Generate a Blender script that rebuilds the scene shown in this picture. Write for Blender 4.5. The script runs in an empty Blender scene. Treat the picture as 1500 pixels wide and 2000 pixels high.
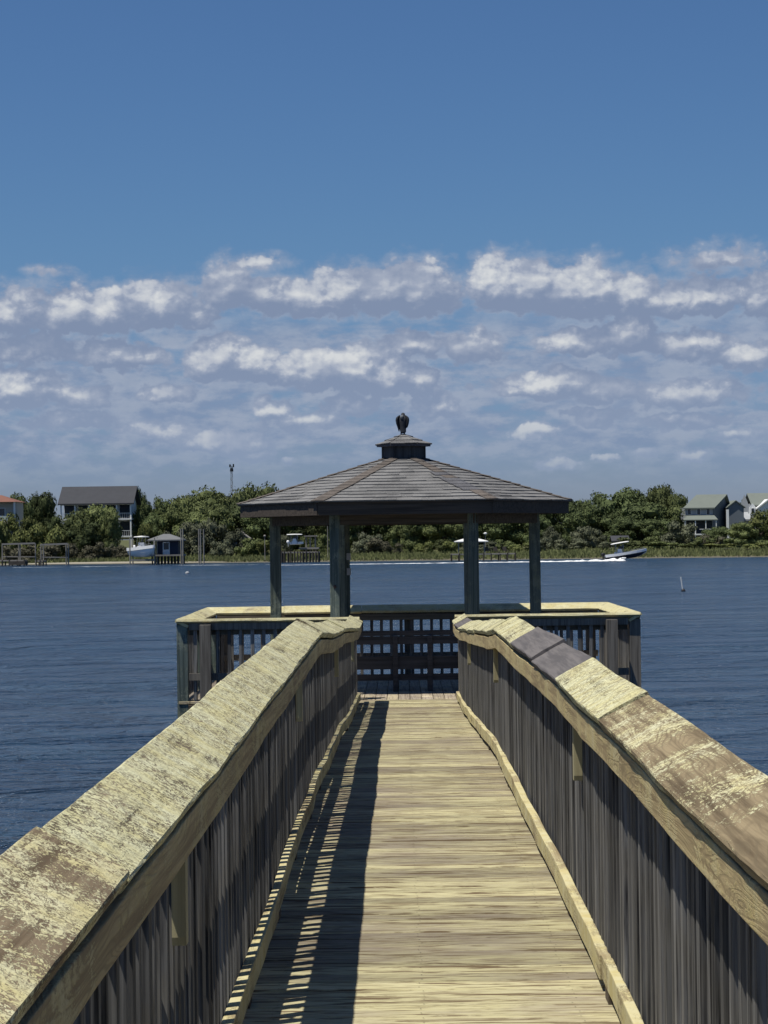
import bpy, math, random
from mathutils import Vector, Matrix, noise
R = math.radians
random.seed(7)
scene = bpy.context.scene
col = scene.collection

# ------------------------------------------------------------------ camera
EYE = 4.1
F = 4445.0                       # focal length in pixels of the 1500x2000 photograph
cam_d = bpy.data.cameras.new('camera'); cam = bpy.data.objects.new('camera', cam_d); col.objects.link(cam)
fw = Vector((-31 / F, 1, -46 / F * -1)).normalized()
rt0 = fw.cross(Vector((0, 0, 1))).normalized(); up0 = rt0.cross(fw)
ROLL = 0.0133
rt = rt0 * math.cos(ROLL) - up0 * math.sin(ROLL)
up = up0 * math.cos(ROLL) + rt0 * math.sin(ROLL)
m = Matrix((rt, up, -fw)).transposed().to_4x4(); m.translation = (0, 0, EYE)
cam.matrix_world = m
cam_d.sensor_fit = 'VERTICAL'; cam_d.sensor_height = 24; cam_d.lens = 24 * F / 2000
cam_d.clip_start = 0.1; cam_d.clip_end = 9000
scene.camera = cam
scene.render.resolution_x = 768; scene.render.resolution_y = 1024

def ray(px, py):
    return (fw + rt * ((px - 750) / F) + up * ((1000 - py) / F))
def at(px, py, D):               # point seen at pixel (px,py) on the plane y = D
    d = ray(px, py); return Vector((0, 0, EYE)) + d * (D / d.y)

# ------------------------------------------------------------------ node helpers
class NT:
    def __init__(s, tree): s.t = tree; s.n = tree.nodes; s.l = tree.links
    def new(s, typ, **kw):
        n = s.n.new(typ)
        for k, v in kw.items(): setattr(n, k, v)
        return n
    def put(s, sock, v):
        if v is None: return
        if hasattr(v, 'is_output') or isinstance(v, bpy.types.NodeSocket): s.l.new(v, sock)
        else:
            try: sock.default_value = v
            except Exception: sock.default_value = (*v, 1.0)
    def math(s, op, a, b=None, c=None, clamp=False):
        n = s.new('ShaderNodeMath', operation=op, use_clamp=clamp)
        for i, v in enumerate((a, b, c)):
            if v is not None: s.put(n.inputs[i], v)
        return n.outputs[0]
    def vmath(s, op, a, b=None, c=None):
        n = s.new('ShaderNodeVectorMath', operation=op)
        for i, v in enumerate((a, b, c)):
            if v is not None: s.put(n.inputs[i], v)
        return n.outputs['Value'] if op in ('LENGTH', 'DOT_PRODUCT') else n.outputs[0]
    def mix(s, f, a, b, blend='MIX'):
        n = s.new('ShaderNodeMix', data_type='RGBA', blend_type=blend)
        s.put(n.inputs[0], f)
        for i, v in ((6, a), (7, b)):
            if isinstance(v, tuple) and len(v) == 3: v = (*v, 1)
            s.put(n.inputs[i], v)
        return n.outputs[2]
    def ramp(s, f, a, b, lo=0.0, hi=1.0, smooth=True):
        n = s.new('ShaderNodeMapRange', interpolation_type='SMOOTHSTEP' if smooth else 'LINEAR')
        s.put(n.inputs[0], f); n.inputs[1].default_value = a; n.inputs[2].default_value = b
        n.inputs[3].default_value = lo; n.inputs[4].default_value = hi
        return n.outputs[0]
    def noise(s, vec, scale=1, detail=4, rough=.55, dist=0, w=None):
        n = s.new('ShaderNodeTexNoise')
        if w is not None: n.noise_dimensions = '4D'; s.put(n.inputs['W'], w)
        s.put(n.inputs['Vector'], vec); n.inputs['Scale'].default_value = scale
        n.inputs['Detail'].default_value = detail; n.inputs['Roughness'].default_value = rough
        n.inputs['Distortion'].default_value = dist
        return n.outputs[0]
    def sep(s, v):
        n = s.new('ShaderNodeSeparateXYZ'); s.put(n.inputs[0], v); return n.outputs
    def comb(s, x, y, z=0.0):
        n = s.new('ShaderNodeCombineXYZ')
        for i, v in enumerate((x, y, z)): s.put(n.inputs[i], v)
        return n.outputs[0]

# ------------------------------------------------------------------ sun, sky, exposure
SUN = Vector((-0.31, -0.19, 1.0)).normalized()
sd = bpy.data.lights.new('sun', 'SUN'); sd.energy = 5.0; sd.angle = R(0.5); sd.color = (1.0, .95, .84)
so = bpy.data.objects.new('sun', sd); col.objects.link(so)
so.rotation_euler = SUN.to_track_quat('Z', 'Y').to_euler()
scene.view_settings.view_transform = 'Standard'; scene.view_settings.look = 'None'
scene.view_settings.exposure = 0.0; scene.view_settings.gamma = 1.0
SKY_STRENGTH = 0.055

world = bpy.data.worlds.new('World'); scene.world = world; world.use_nodes = True
w = NT(world.node_tree); w.n.clear()

tc = w.new('ShaderNodeTexCoord')
D = w.vmath('NORMALIZE', tc.outputs['Generated'])
X, Y, Z = w.sep(D)
el = w.math('MULTIPLY', w.math('ARCSINE', Z), F)
sky = w.new('ShaderNodeTexSky', sky_type='NISHITA'); sky.sun_disc = False
sky.sun_elevation = math.asin(SUN.z); sky.sun_rotation = R(241)
sky.altitude = 0; sky.air_density = 1.0; sky.dust_density = 0.3; sky.ozone_density = 3.0
skyc = w.mix(1.0, sky.outputs[0], (.86, 1.04, 1.31), 'MULTIPLY')
hz = w.ramp(el, 0, 620)
skyc = w.mix(hz, w.mix(1.0, skyc, (.79, .80, 1.05), 'MULTIPLY'), w.mix(1.0, skyc, (.80, .93, 1.0), 'MULTIPLY'))
bg = w.new('ShaderNodeBackground'); w.put(bg.inputs[0], skyc); bg.inputs[1].default_value = SKY_STRENGTH
wo = w.new('ShaderNodeOutputWorld'); w.l.new(bg.outputs[0], wo.inputs[0])

# ---- clouds: a far dome band around the whole horizon, procedural cumulus rows
def ang(px, py):
    d = ray(px, py).normalized()
    return math.atan2(d.x, d.y) * F, math.asin(d.z) * F
# centre px, base py, half width, height, strength
CL = [(20, 655, 100, 92, .8), (140, 652, 72, 84, 1.15), (205, 652, 66, 80, 1.1), (310, 640, 78, 90, 1.1), (385, 636, 50, 40, .8),
      (445, 604, 58, 84, 1.1), (510, 610, 80, 70, .95), (590, 612, 90, 62, 1), (665, 612, 80, 82, 1.05), (745, 612, 90, 92, 1.15), (825, 612, 78, 94, 1.15),
      (975, 604, 68, 100, 1.25), (1030, 606, 75, 96, 1.2), (1100, 612, 80, 88, 1.1), (1155, 616, 80, 100, 1.15), (1235, 616, 80, 80, 1), (1310, 616, 90, 66, .95), (1385, 612, 70, 72, 1), (1490, 622, 80, 100, .8),
      (1400, 528, 85, 46, .55), (490, 528, 62, 26, .5), (90, 535, 30, 16, .4),
      (425, 735, 62, 80, 1.25), (485, 742, 74, 72, 1.1), (560, 746, 60, 50, .95), (625, 755, 72, 78, 1.25), (690, 757, 80, 84, 1.2), (760, 762, 80, 62, 1.05), (820, 764, 50, 44, .95),
      (800, 700, 85, 54, .75), (925, 700, 80, 54, .75), (1232, 690, 52, 84, 1.15), (1130, 692, 90, 52, .85), (1340, 700, 110, 56, .85), (1460, 722, 90, 58, .85),
      (1070, 775, 125, 56, .95), (1180, 782, 90, 42, .8), (1350, 792, 130, 50, .8), (30, 792, 90, 76, 1.1), (150, 792, 80, 42, .8), (330, 777, 70, 32, 1), (60, 704, 120, 62, .7), (230, 716, 110, 52, .75),
      (440, 880, 98, 40, 1.05), (530, 814, 42, 36, .9), (690, 806, 62, 42, .85), (600, 832, 110, 32, .7), (860, 816, 50, 52, .9), (300, 846, 90, 28, .65), (140, 832, 110, 30, .7),
      (1045, 852, 58, 20, 1), (1160, 822, 74, 26, .8), (1340, 826, 110, 24, .75), (500, 894, 60, 16, .7), (1080, 916, 52, 20, .75), (1350, 894, 34, 17, .9), (1265, 886, 32, 14, .7), (1185, 891, 22, 14, .6), (120, 896, 38, 18, .65), (572, 901, 15, 9, .8), (1450, 856, 80, 20, .6)]
def clouds_material(lo, hi, cls):
    mm = bpy.data.materials.new('clouds'); mm.use_nodes = True; t = NT(mm.node_tree); t.n.clear()
    g = bpy.data.node_groups.new('cloud_field', 'ShaderNodeTree')
    g.interface.new_socket('P', in_out='INPUT', socket_type='NodeSocketVector'); g.interface.new_socket('Field', in_out='OUTPUT', socket_type='NodeSocketFloat')
    k = NT(g); gi = k.new('NodeGroupInput'); go = k.new('NodeGroupOutput'); P = gi.outputs[0]
    def warp(P, scale, amp, det):
        n = k.new('ShaderNodeTexNoise'); k.put(n.inputs['Vector'], P); n.inputs['Scale'].default_value = scale; n.inputs['Detail'].default_value = det; n.inputs['Roughness'].default_value = .6
        return k.vmath('MULTIPLY', k.vmath('SUBTRACT', n.outputs['Color'], (.5, .5, .5)), (amp, amp * .62, 0))
    W = k.vmath('ADD', k.vmath('ADD', P, warp(P, .011, 80, 4)), warp(P, .05, 12, 4))
    acc = None
    for px, py, sx, sy, st in cls:
        u, v = ang(px, py)
        q = k.sep(k.vmath('SUBTRACT', W, (u, v + sy * .42, 0)))
        vv = k.math('MAXIMUM', k.math('DIVIDE', q[1], sy * .80), k.math('DIVIDE', q[1], -(sy * .42 + 16)))
        d = k.vmath('LENGTH', k.comb(k.math('DIVIDE', q[0], sx * 1.28), vv))
        f = k.math('MULTIPLY', k.math('SUBTRACT', 1.0, d), st)
        acc = f if acc is None else k.math('SMOOTH_MAX', acc, f, .12)
    vo = k.new('ShaderNodeTexVoronoi', feature='SMOOTH_F1'); k.put(vo.inputs['Vector'], k.vmath('MULTIPLY', k.vmath('ADD', P, warp(P, .03, 30, 3)), (1, 1.25, 0)))
    vo.inputs['Scale'].default_value = 1 / 30; vo.inputs['Detail'].default_value = 2.0; vo.inputs['Smoothness'].default_value = .5
    bil = k.math('SUBTRACT', .38, vo.outputs['Distance'])
    s_ = k.math('ADD', acc, k.math('MULTIPLY', bil, .30))
    n1 = k.noise(k.vmath('MULTIPLY', P, (.020, .032, 0)), 1, 8, .62)
    s_ = k.math('ADD', s_, k.math('MULTIPLY', k.math('SUBTRACT', n1, .5), .62))
    k.l.new(s_, go.inputs[0])
    geo = t.new('ShaderNodeNewGeometry'); Dn = t.vmath('NORMALIZE', t.vmath('SUBTRACT', geo.outputs['Position'], (0, 0, EYE)))
    x, y, z = t.sep(Dn); az = t.math('MULTIPLY', t.math('ARCTAN2', x, y), F); e = t.math('MULTIPLY', t.math('ARCSINE', z), F); P = t.comb(az, e, 0)
    def cf(v):
        n = t.new('ShaderNodeGroup'); n.node_tree = g; t.put(n.inputs[0], v); return n.outputs[0]
    f0 = cf(P); f1 = cf(t.vmath('ADD', P, (-5, 9, 0))); f2 = cf(t.vmath('ADD', P, (-14, 42, 0)))
    al = t.ramp(f0, -.03, .17)
    e1 = t.math('SUBTRACT', f0, f1); e2 = t.math('SUBTRACT', f0, f2)
    soft = t.math('MULTIPLY', t.ramp(f0, -.40, .14), .72)
    lit = t.ramp(t.math('ADD', t.math('MULTIPLY', e1, .9), t.math('MULTIPLY', e2, 1.0)), -.25, 1.45)
    lit = t.math('MULTIPLY', lit, t.ramp(t.noise(t.vmath('MULTIPLY', P, (.0055, .011, 0)), 1, 3, .6), .36, .62, .38, 1.2))
    lit = t.math('MULTIPLY', lit, t.ramp(f0, -.05, .5, .60, 1.0))
    n3 = t.noise(t.vmath('MULTIPLY', P, (.0032, .013, 0)), 1, 7, .6); n4 = t.noise(t.vmath('ADD', t.vmath('MULTIPLY', P, (.012, .028, 0)), (5, 5, 0)), 1, 6, .6)
    # veil of grey stratocumulus behind the puffs
    lay = t.math('MULTIPLY', t.ramp(e, 475, 380), t.ramp(e, 40, 200))
    la = t.math('MULTIPLY', lay, t.ramp(t.math('ADD', t.math('MULTIPLY', n3, .7), t.math('MULTIPLY', n4, .3)),   .36, .52))
    veilc = t.mix(t.ramp(n4, .38, .66), (.212, .282, .425), (.325, .380, .490))
    base = t.mix(t.ramp(e, 60, 420), (.255, .325, .460), (.215, .275, .405))
    midc = t.mix(t.ramp(e, 60, 420), (.310, .372, .495), (.385, .430, .530))
    top = t.mix(t.ramp(e, 60, 330), (.360, .415, .510), (.66, .68, .70))
    veilc = t.mix(t.math('MULTIPLY', soft, t.ramp(n4, .3, .62, .25, .9)), veilc, midc)
    c = t.mix(t.ramp(lit, .0, .42, smooth=False), base, midc); c = t.mix(t.ramp(lit, .34, .95, smooth=False), c, top)
    amax = t.ramp(e, 10, 300, .30, .96)
    col_ = t.mix(t.math('MULTIPLY', al, 1.0), veilc, c)
    a1 = t.math('MULTIPLY', al, amax); a2 = t.math('MULTIPLY', t.math('MAXIMUM', la, t.math('MULTIPLY', soft, t.ramp(n4, .28, .5, .35, .95))), t.ramp(e, 10, 220, .35, .88))
    A = t.math('SUBTRACT', 1.0, t.math('MULTIPLY', t.math('SUBTRACT', 1.0, a1), t.math('SUBTRACT', 1.0, a2)))
    A = t.math('MULTIPLY', A, t.ramp(e, 780, 640))
    em = t.new('ShaderNodeEmission'); t.put(em.inputs[0], col_); tr = t.new('ShaderNodeBsdfTransparent'); ms = t.new('ShaderNodeMixShader'); o = t.new('ShaderNodeOutputMaterial')
    t.put(ms.inputs[0], A); t.l.new(tr.outputs[0], ms.inputs[1]); t.l.new(em.outputs[0], ms.inputs[2]); t.l.new(ms.outputs[0], o.inputs[0])
    mm.cycles.emission_sampling = 'NONE'; return mm
RD = 8000.0; NS = 96; CELL = 2 * math.pi / NS        # azimuth cells of 3.75 degrees
ES = [-.06, .0, .025, .05, .075, .10, .125, .18]
def near_clouds(q, r_):
    """clouds that can reach this cell of the dome (keeps each material small)"""
    u0, u1, v0, v1 = (q - .5) * CELL * F, (q + .5) * CELL * F, ES[r_] * F, ES[r_ + 1] * F
    out = []
    for c_ in CL:
        u, v = ang(c_[0], c_[1])
        if u + c_[2] + 70 > u0 and u - c_[2] - 70 < u1 and v + c_[3] + 55 > v0 and v - 55 < v1: out.append(c_)
    return out
vs = []; fs = []; mis = []; mats_ = []; cache = {}
for i in range(NS):
    a_ = CELL * (i - .5)
    for e_ in ES: vs.append((RD * math.sin(a_) * math.cos(e_), RD * math.cos(a_) * math.cos(e_), EYE + RD * math.sin(e_)))
for i in range(NS):
    j = (i + 1) % NS; q = i if i < NS / 2 else i - NS
    for r_ in range(len(ES) - 1):
        cl_ = tuple(near_clouds(q, r_)) if abs(q) <= 5 else ()
        if not cl_: cl_ = ((5000, 640, 10, 10, .1),)
        if cl_ not in cache: cache[cl_] = len(mats_); mats_.append(clouds_material(0, 0, cl_))
        fs.append((i * len(ES) + r_, j * len(ES) + r_, j * len(ES) + r_ + 1, i * len(ES) + r_ + 1)); mis.append(cache[cl_])
print('cloud materials', len(mats_), 'max clouds', max(len(c_) for c_ in cache))
me_ = bpy.data.meshes.new('sky'); me_.from_pydata(vs, [], fs)
for m_ in mats_: me_.materials.append(m_)
for p_, q in zip(me_.polygons, mis): p_.material_index = q
so_ = bpy.data.objects.new('sky', me_); col.objects.link(so_); so_['kind'] = 'structure'
cam_d.clip_end = 20000

# ------------------------------------------------------------------ materials
def mat(name):
    m_ = bpy.data.materials.new(name); m_.use_nodes = True
    t = NT(m_.node_tree); t.n.clear()
    b = t.new('ShaderNodeBsdfPrincipled'); o = t.new('ShaderNodeOutputMaterial')
    t.l.new(b.outputs[0], o.inputs[0])
    return m_, t, b
def bump(t, b, h, strength=.3, dist=.01):
    n = t.new('ShaderNodeBump'); n.inputs['Strength'].default_value = strength; n.inputs['Distance'].default_value = dist
    t.put(n.inputs['Height'], h); t.l.new(n.outputs[0], b.inputs['Normal'])
def setb(t, b, c=None, rough=.8, spec=.3, metal=0):
    if c is not None:
        t.put(b.inputs['Base Color'], (*c, 1) if isinstance(c, tuple) else c)
    t.put(b.inputs['Roughness'], rough); b.inputs['Specular IOR Level'].default_value = spec; b.inputs['Metallic'].default_value = metal

def plain(name, c, rough=.7, var=.25, scale=3.0, metal=0, spec=.3):
    m_, t, b = mat(name); tc = t.new('ShaderNodeTexCoord')
    n = t.noise(tc.outputs['Object'], scale, 5, .6)
    cc = t.mix(n, tuple(x * (1 - var) for x in c), tuple(min(1, x * (1 + var)) for x in c))
    setb(t, b, cc, rough, spec, metal); return m_

def wood(name, base, dark, lichen=None, cover=.5, axis='Y', grain=1.0, island=.25, fleck=0.0, rand_obj=False, patch=.35, bumpd=.004, lich2=None, scratch=0, rings=False):
    """weathered board: grain along axis, optional pale lichen crust broken by flecks"""
    m_, t, b = mat(name)
    tc = t.new('ShaderNodeTexCoord'); v = tc.outputs['Object']
    geo = t.new('ShaderNodeNewGeometry'); isl = geo.outputs['Random Per Island']
    if rand_obj:
        oi = t.new('ShaderNodeObjectInfo'); isl = oi.outputs['Random']
    v = t.vmath('ADD', v, t.comb(t.math('MULTIPLY', isl, 31.0), t.math('MULTIPLY', isl, 17.0), t.math('MULTIPLY', isl, 57.0)))
    st = {'X': (1.3, 45, 45), 'Y': (45, 1.3, 45), 'Z': (45, 45, 1.3)}[axis]
    st2 = {'X': (4, 150, 150), 'Y': (150, 4, 150), 'Z': (150, 150, 4)}[axis]
    g1 = t.noise(t.vmath('MULTIPLY', v, tuple(q * grain for q in st)), 1, 6, .62, .5)
    g2 = t.noise(t.vmath('MULTIPLY', v, tuple(q * grain for q in st2)), 1, 3, .6)
    g = t.math('ADD', t.math('MULTIPLY', g1, .65), t.math('MULTIPLY', g2, .35))
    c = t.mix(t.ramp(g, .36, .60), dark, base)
    big = t.noise(v, 1.7, 4, .6)
    c = t.mix(t.math('MULTIPLY', t.ramp(big, .35, .7), .35), c, tuple(x * .62 for x in base))
    h = g
    if rings:   # flowing growth rings around knots
        wv = t.noise(t.vmath('MULTIPLY', v, (3.4, .42, 3.4)), 1.5, 3, .45, .4)
        sn = t.math('SINE', t.math('MULTIPLY', wv, 300.0)); rg = t.ramp(sn, .1, .95)
        c = t.mix(t.math('MULTIPLY', rg, t.ramp(big, .3, .65, .15, .6)), c, tuple(x * .45 for x in base)); g = t.math('SUBTRACT', g, t.math('MULTIPLY', rg, .12))
    h = g
    if lichen is not None:
        p1 = t.noise(v, 2.3, 5, .62, .4)
        stf = {'X': (1, 2.2, 2.2), 'Y': (2.2, 1, 2.2), 'Z': (2, 2, 1)}[axis]
        f1 = t.noise(t.vmath('MULTIPLY', v, stf), 34, 6, .72, 1.6)
        s = t.math('ADD', t.math('MULTIPLY', t.math('SUBTRACT', p1, .5), 1.2 + patch), t.math('MULTIPLY', t.math('SUBTRACT', f1, .5), 1.0 + fleck))
        s = t.math('ADD', s, t.math('MULTIPLY', t.math('SUBTRACT', g, .5), .9))
        msk = t.ramp(t.math('ADD', s, cover - .5), -.07, .09)
        if scratch:   # fine curly scratches where the crust has flaked
            wc = t.new('ShaderNodeTexNoise'); t.put(wc.inputs['Vector'], v); wc.inputs['Scale'].default_value = 22; wc.inputs['Detail'].default_value = 2
            v2 = t.vmath('ADD', v, t.vmath('MULTIPLY', t.vmath('SUBTRACT', wc.outputs['Color'], (.5, .5, .5)), (.10, .10, .10)))
            q1 = t.math('ABSOLUTE', t.math('SUBTRACT', t.noise(v2, 46, 2, .6), .5)); q2 = t.math('ABSOLUTE', t.math('SUBTRACT', t.noise(v2, 27, 2, .6), .52))
            q = t.math('MINIMUM', q1, t.math('MULTIPLY', q2, 1.3))
            den = t.noise(v, 6.5, 3, .6); gate = t.noise(v, 60, 2, .5)
            thin = t.math('MULTIPLY', t.ramp(q, .046, .022), t.math('MULTIPLY', t.ramp(den, .32, .58, .25, 1), t.ramp(gate, .38, .48)))
            msk = t.math('MULTIPLY', msk, t.math('SUBTRACT', 1.0, t.math('MULTIPLY', thin, min(1.0, scratch * 1.1))))
        lv = t.noise(v, 9, 4, .6)
        lc = t.mix(t.ramp(lv, .3, .7), lichen, lich2 or tuple(x * q for x, q in zip(lichen, (.90, .84, .66))))
        c = t.mix(msk, c, lc)
        h = t.math('ADD', g, t.math('MULTIPLY', msk, .8))
    k = t.math('MULTIPLY_ADD', isl, island * 2, 1 - island)
    c = t.vmath('SCALE', c, None); c.node.inputs['Scale'].default_value = 1
    t.l.new(k, c.node.inputs['Scale'])
    setb(t, b, c, .85, .2)
    bump(t, b, h, .55, bumpd); return m_

M = {}
LICH = (.62, .575, .335)
md, t, b = mat('weathered_deck_planks'); tc = t.new('ShaderNodeTexCoord'); geo = t.new('ShaderNodeNewGeometry'); isl = geo.outputs['Random Per Island']; v0 = tc.outputs['Object']
v = t.vmath('ADD', v0, t.comb(t.math('MULTIPLY', isl, 31.0), t.math('MULTIPLY', isl, 17.0), 0.0))
big = t.noise(t.vmath('MULTIPLY', v0, (1.0, .55, 1)), 1.1, 4, .6); mid = t.noise(t.vmath('MULTIPLY', v, (1.1, 9, 1)), 1.0, 4, .62)
fine = t.noise(t.vmath('MULTIPLY', v, (3.2, 32, 1)), 1.0, 5, .66, .5); vf = t.noise(t.vmath('MULTIPLY', v, (4, 95, 1)), 1.0, 3, .6)
y_ = t.math('ADD', t.math('MULTIPLY', big, 1.6), t.math('MULTIPLY', mid, 1.3)); y_ = t.math('ADD', y_, t.math('MULTIPLY', isl, .35)); y_ = t.math('ADD', y_, t.math('MULTIPLY', fine, 1.0))
c = t.mix(t.ramp(y_, 1.72, 2.38), (.245, .205, .16), (.42, .385, .225))
c = t.mix(t.math('MULTIPLY', t.ramp(vf, .42, .66), .35), c, (.50, .47, .32))
dk = t.math('ADD', t.math('MULTIPLY', fine, .62), t.math('MULTIPLY', t.noise(t.vmath('MULTIPLY', v, (1.3, 22, 1)), 1.0, 3, .6), .38))
c = t.mix(t.ramp(dk, .495, .585, 0, 1.0), c, (.125, .090, .052))
c = t.mix(t.ramp(dk, .47, .40, 0, .9), c, (.19, .15, .09))
k = t.math('MULTIPLY_ADD', isl, .46, .78); sc = t.vmath('SCALE', c); t.l.new(k, sc.node.inputs['Scale'])
setb(t, b, sc, .85, .2); bump(t, b, t.math('ADD', fine, t.math('MULTIPLY', vf, .4)), .6, .005); M['deck'] = md
M['deck_long'] = wood('platform_planks', (.42, .36, .29), (.2, .16, .12), (.52, .46, .35), .45, 'Y', .8, .16)
M['cap'] = wood('lichened_cap', (.25, .205, .135), (.09, .068, .042), (.63, .62, .41), .78, 'Y', .55, .05, .7, patch=.45, bumpd=.006, scratch=.9)
M['cap_mid'] = wood('half_lichened_cap', (.25, .19, .12), (.10, .07, .04), (.62, .59, .38), .62, 'Y', .5, .05, .9, patch=.6, bumpd=.006, scratch=.95)
M['cap_brown'] = wood('bare_brown_cap', (.30, .235, .140), (.085, .060, .034), (.62, .60, .40), .43, 'Y', .4, .05, .8, patch=.9, bumpd=.006, scratch=.9, rings=True)
M['cap_grey'] = wood('new_grey_cap', (.165, .150, .145), (.10, .092, .092), None, .5, 'Y', .7, .05)
M['cap_plat'] = wood('platform_cap', (.45, .40, .27), (.2, .16, .1), (.60, .57, .37), .74, 'X', .6, .08, .3, scratch=.6)
M['cap_side'] = wood('platform_side_cap', (.45, .40, .27), (.2, .16, .1), (.60, .57, .37), .74, 'Y', .6, .08, .3, scratch=.6)
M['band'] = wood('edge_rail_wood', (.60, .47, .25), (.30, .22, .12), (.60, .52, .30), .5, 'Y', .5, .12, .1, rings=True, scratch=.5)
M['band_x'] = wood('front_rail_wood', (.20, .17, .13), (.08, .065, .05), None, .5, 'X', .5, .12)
M['toe'] = wood('curb_wood', (.50, .43, .26), (.27, .21, .12), (.60, .55, .34), .6, 'Y', .5, .1, .1)
M['block'] = wood('spacer_wood', (.46, .42, .26), (.34, .30, .18), None, .5, 'Z', .5, .08)
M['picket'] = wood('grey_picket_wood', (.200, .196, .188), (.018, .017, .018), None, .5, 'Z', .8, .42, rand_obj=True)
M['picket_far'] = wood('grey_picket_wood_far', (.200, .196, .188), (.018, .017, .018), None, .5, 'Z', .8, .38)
M['post'] = wood('grey_post_wood', (.20, .185, .16), (.09, .08, .07), None, .5, 'Z', .8, .2)
M['post_green'] = wood('green_treated_post', (.125, .160, .148), (.045, .062, .058), (.20, .24, .22), .40, 'Z', .55, .12, patch=.6)
M['dark_wood'] = wood('dark_frame_wood', (.13, .105, .08), (.05, .042, .035), None, .5, 'X', .6, .2)
M['fascia'] = wood('brown_fascia', (.098, .080, .066), (.045, .037, .031), None, .5, 'X', .6, .12)
M['piling'] = wood('piling_wood', (.16, .135, .105), (.06, .05, .04), None, .5, 'Z', .5, .3)
M['nail'] = plain('rusty_nail', (.05, .035, .03), .6)
M['bench'] = wood('bench_wood', (.085, .085, .09), (.04, .04, .042), None, .5, 'X', .6, .1)

def shingle(name, a, b_, hi=1.0):
    m_, t, b = mat(name); tc = t.new('ShaderNodeTexCoord'); geo = t.new('ShaderNodeNewGeometry')
    r = geo.outputs['Random Per Island']
    c = t.mix(t.ramp(r, 0, 1, smooth=False), a, b_)
    n = t.noise(tc.outputs['Object'], 55, 3, .7); n2 = t.noise(tc.outputs['Object'], 1.6, 4, .6)
    c = t.mix(t.ramp(n, .3, .75), c, tuple(x * 1.35 for x in b_))
    c = t.mix(t.math('MULTIPLY', t.ramp(n2, .4, .7), .4), c, tuple(x * .6 for x in a))
    setb(t, b, c, .9, .15); bump(t, b, n, .4, .004); return m_
M['shingle'] = shingle('grey_shingles', (.088, .088, .090), (.185, .182, .180))
M['shingle_hip'] = shingle('brown_hip_shingles', (.085, .074, .066), (.125, .108, .096))
M['shingle_new'] = shingle('patched_shingles', (.050, .049, .055), (.125, .125, .135))
M['cupola'] = wood('cupola_boards', (.085, .092, .098), (.035, .038, .042), None, .5, 'Z', .5, .1)

# water
mw, t, b = mat('river_water'); tc = t.new('ShaderNodeTexCoord'); v = tc.outputs['Object']
w1 = t.noise(t.vmath('MULTIPLY', v, (.62, 1.0, 1)), 1.5, 4, .62, .5)
w2 = t.noise(t.vmath('MULTIPLY', v, (.75, 1.0, 1)), 4.5, 3, .6, .2)
w3 = t.noise(t.vmath('MULTIPLY', v, (.5, 1.0, 1)), .14, 3, .5)
w0 = t.noise(t.vmath('MULTIPLY', v, (.60, 1.0, 1)), .42, 4, .6, .6)
h = t.math('ADD', t.math('MULTIPLY_ADD', w0, 4.2, t.math('MULTIPLY', w1, 1.35)), t.math('MULTIPLY', w2, .34))
pt = t.noise(t.vmath('MULTIPLY', v, (.35, 1.0, 1)), .02, 4, .6)
ps = t.noise(t.vmath('MULTIPLY', v, (.16, .42, 1)), 1.0, 6, .72, .4)
cc = t.mix(t.ramp(pt, .35, .65), (.037, .080, .145), (.048, .096, .166))
cc = t.mix(t.ramp(ps, .40, .62), tuple(q_ for q_ in (.020, .052, .108)), t.mix(.5, cc, (.040, .082, .140)))  # light and dark of the waves put into the base colour as streaks
setb(t, b, cc, t.ramp(pt, .3, .7, .17, .26), .5); b.inputs['IOR'].default_value = 1.333
bump(t, b, t.math('ADD', h, t.math('MULTIPLY', w3, 9.0)), 1.0, 1.15)
M['water'] = mw
# foam
mf, t, b = mat('foam'); tc = t.new('ShaderNodeTexCoord')
n = t.noise(t.vmath('MULTIPLY', tc.outputs['Object'], (.4, 2.2, 1)), 1.2, 5, .65)
setb(t, b, (.85, .87, .88), .7, .2); t.put(b.inputs['Alpha'], t.ramp(n, .38, .46)); M['foam'] = mf
mf, t, b = mat('thin_foam'); tc = t.new('ShaderNodeTexCoord')
n = t.noise(t.vmath('MULTIPLY', tc.outputs['Object'], (.12, 2.2, 1)), 1.0, 5, .65)
setb(t, b, (.55, .60, .62), .7, .2); t.put(b.inputs['Alpha'], t.ramp(n, .50, .62)); M['foam_thin'] = mf
# land
ml, t, b = mat('marsh_ground'); tc = t.new('ShaderNodeTexCoord')
n = t.noise(tc.outputs['Object'], .35, 6, .6)
c = t.mix(t.ramp(n, .35, .65), (.075, .085, .036), (.115, .115, .055))
z = t.sep(tc.outputs['Object'])[2]
c = t.mix(t.ramp(z, .42, .15), c, (.13, .12, .09))
setb(t, b, c, .95, .1); M['land'] = ml
M['sand'] = plain('pale_sand', (.29, .265, .21), .95, .2, .6)

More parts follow.
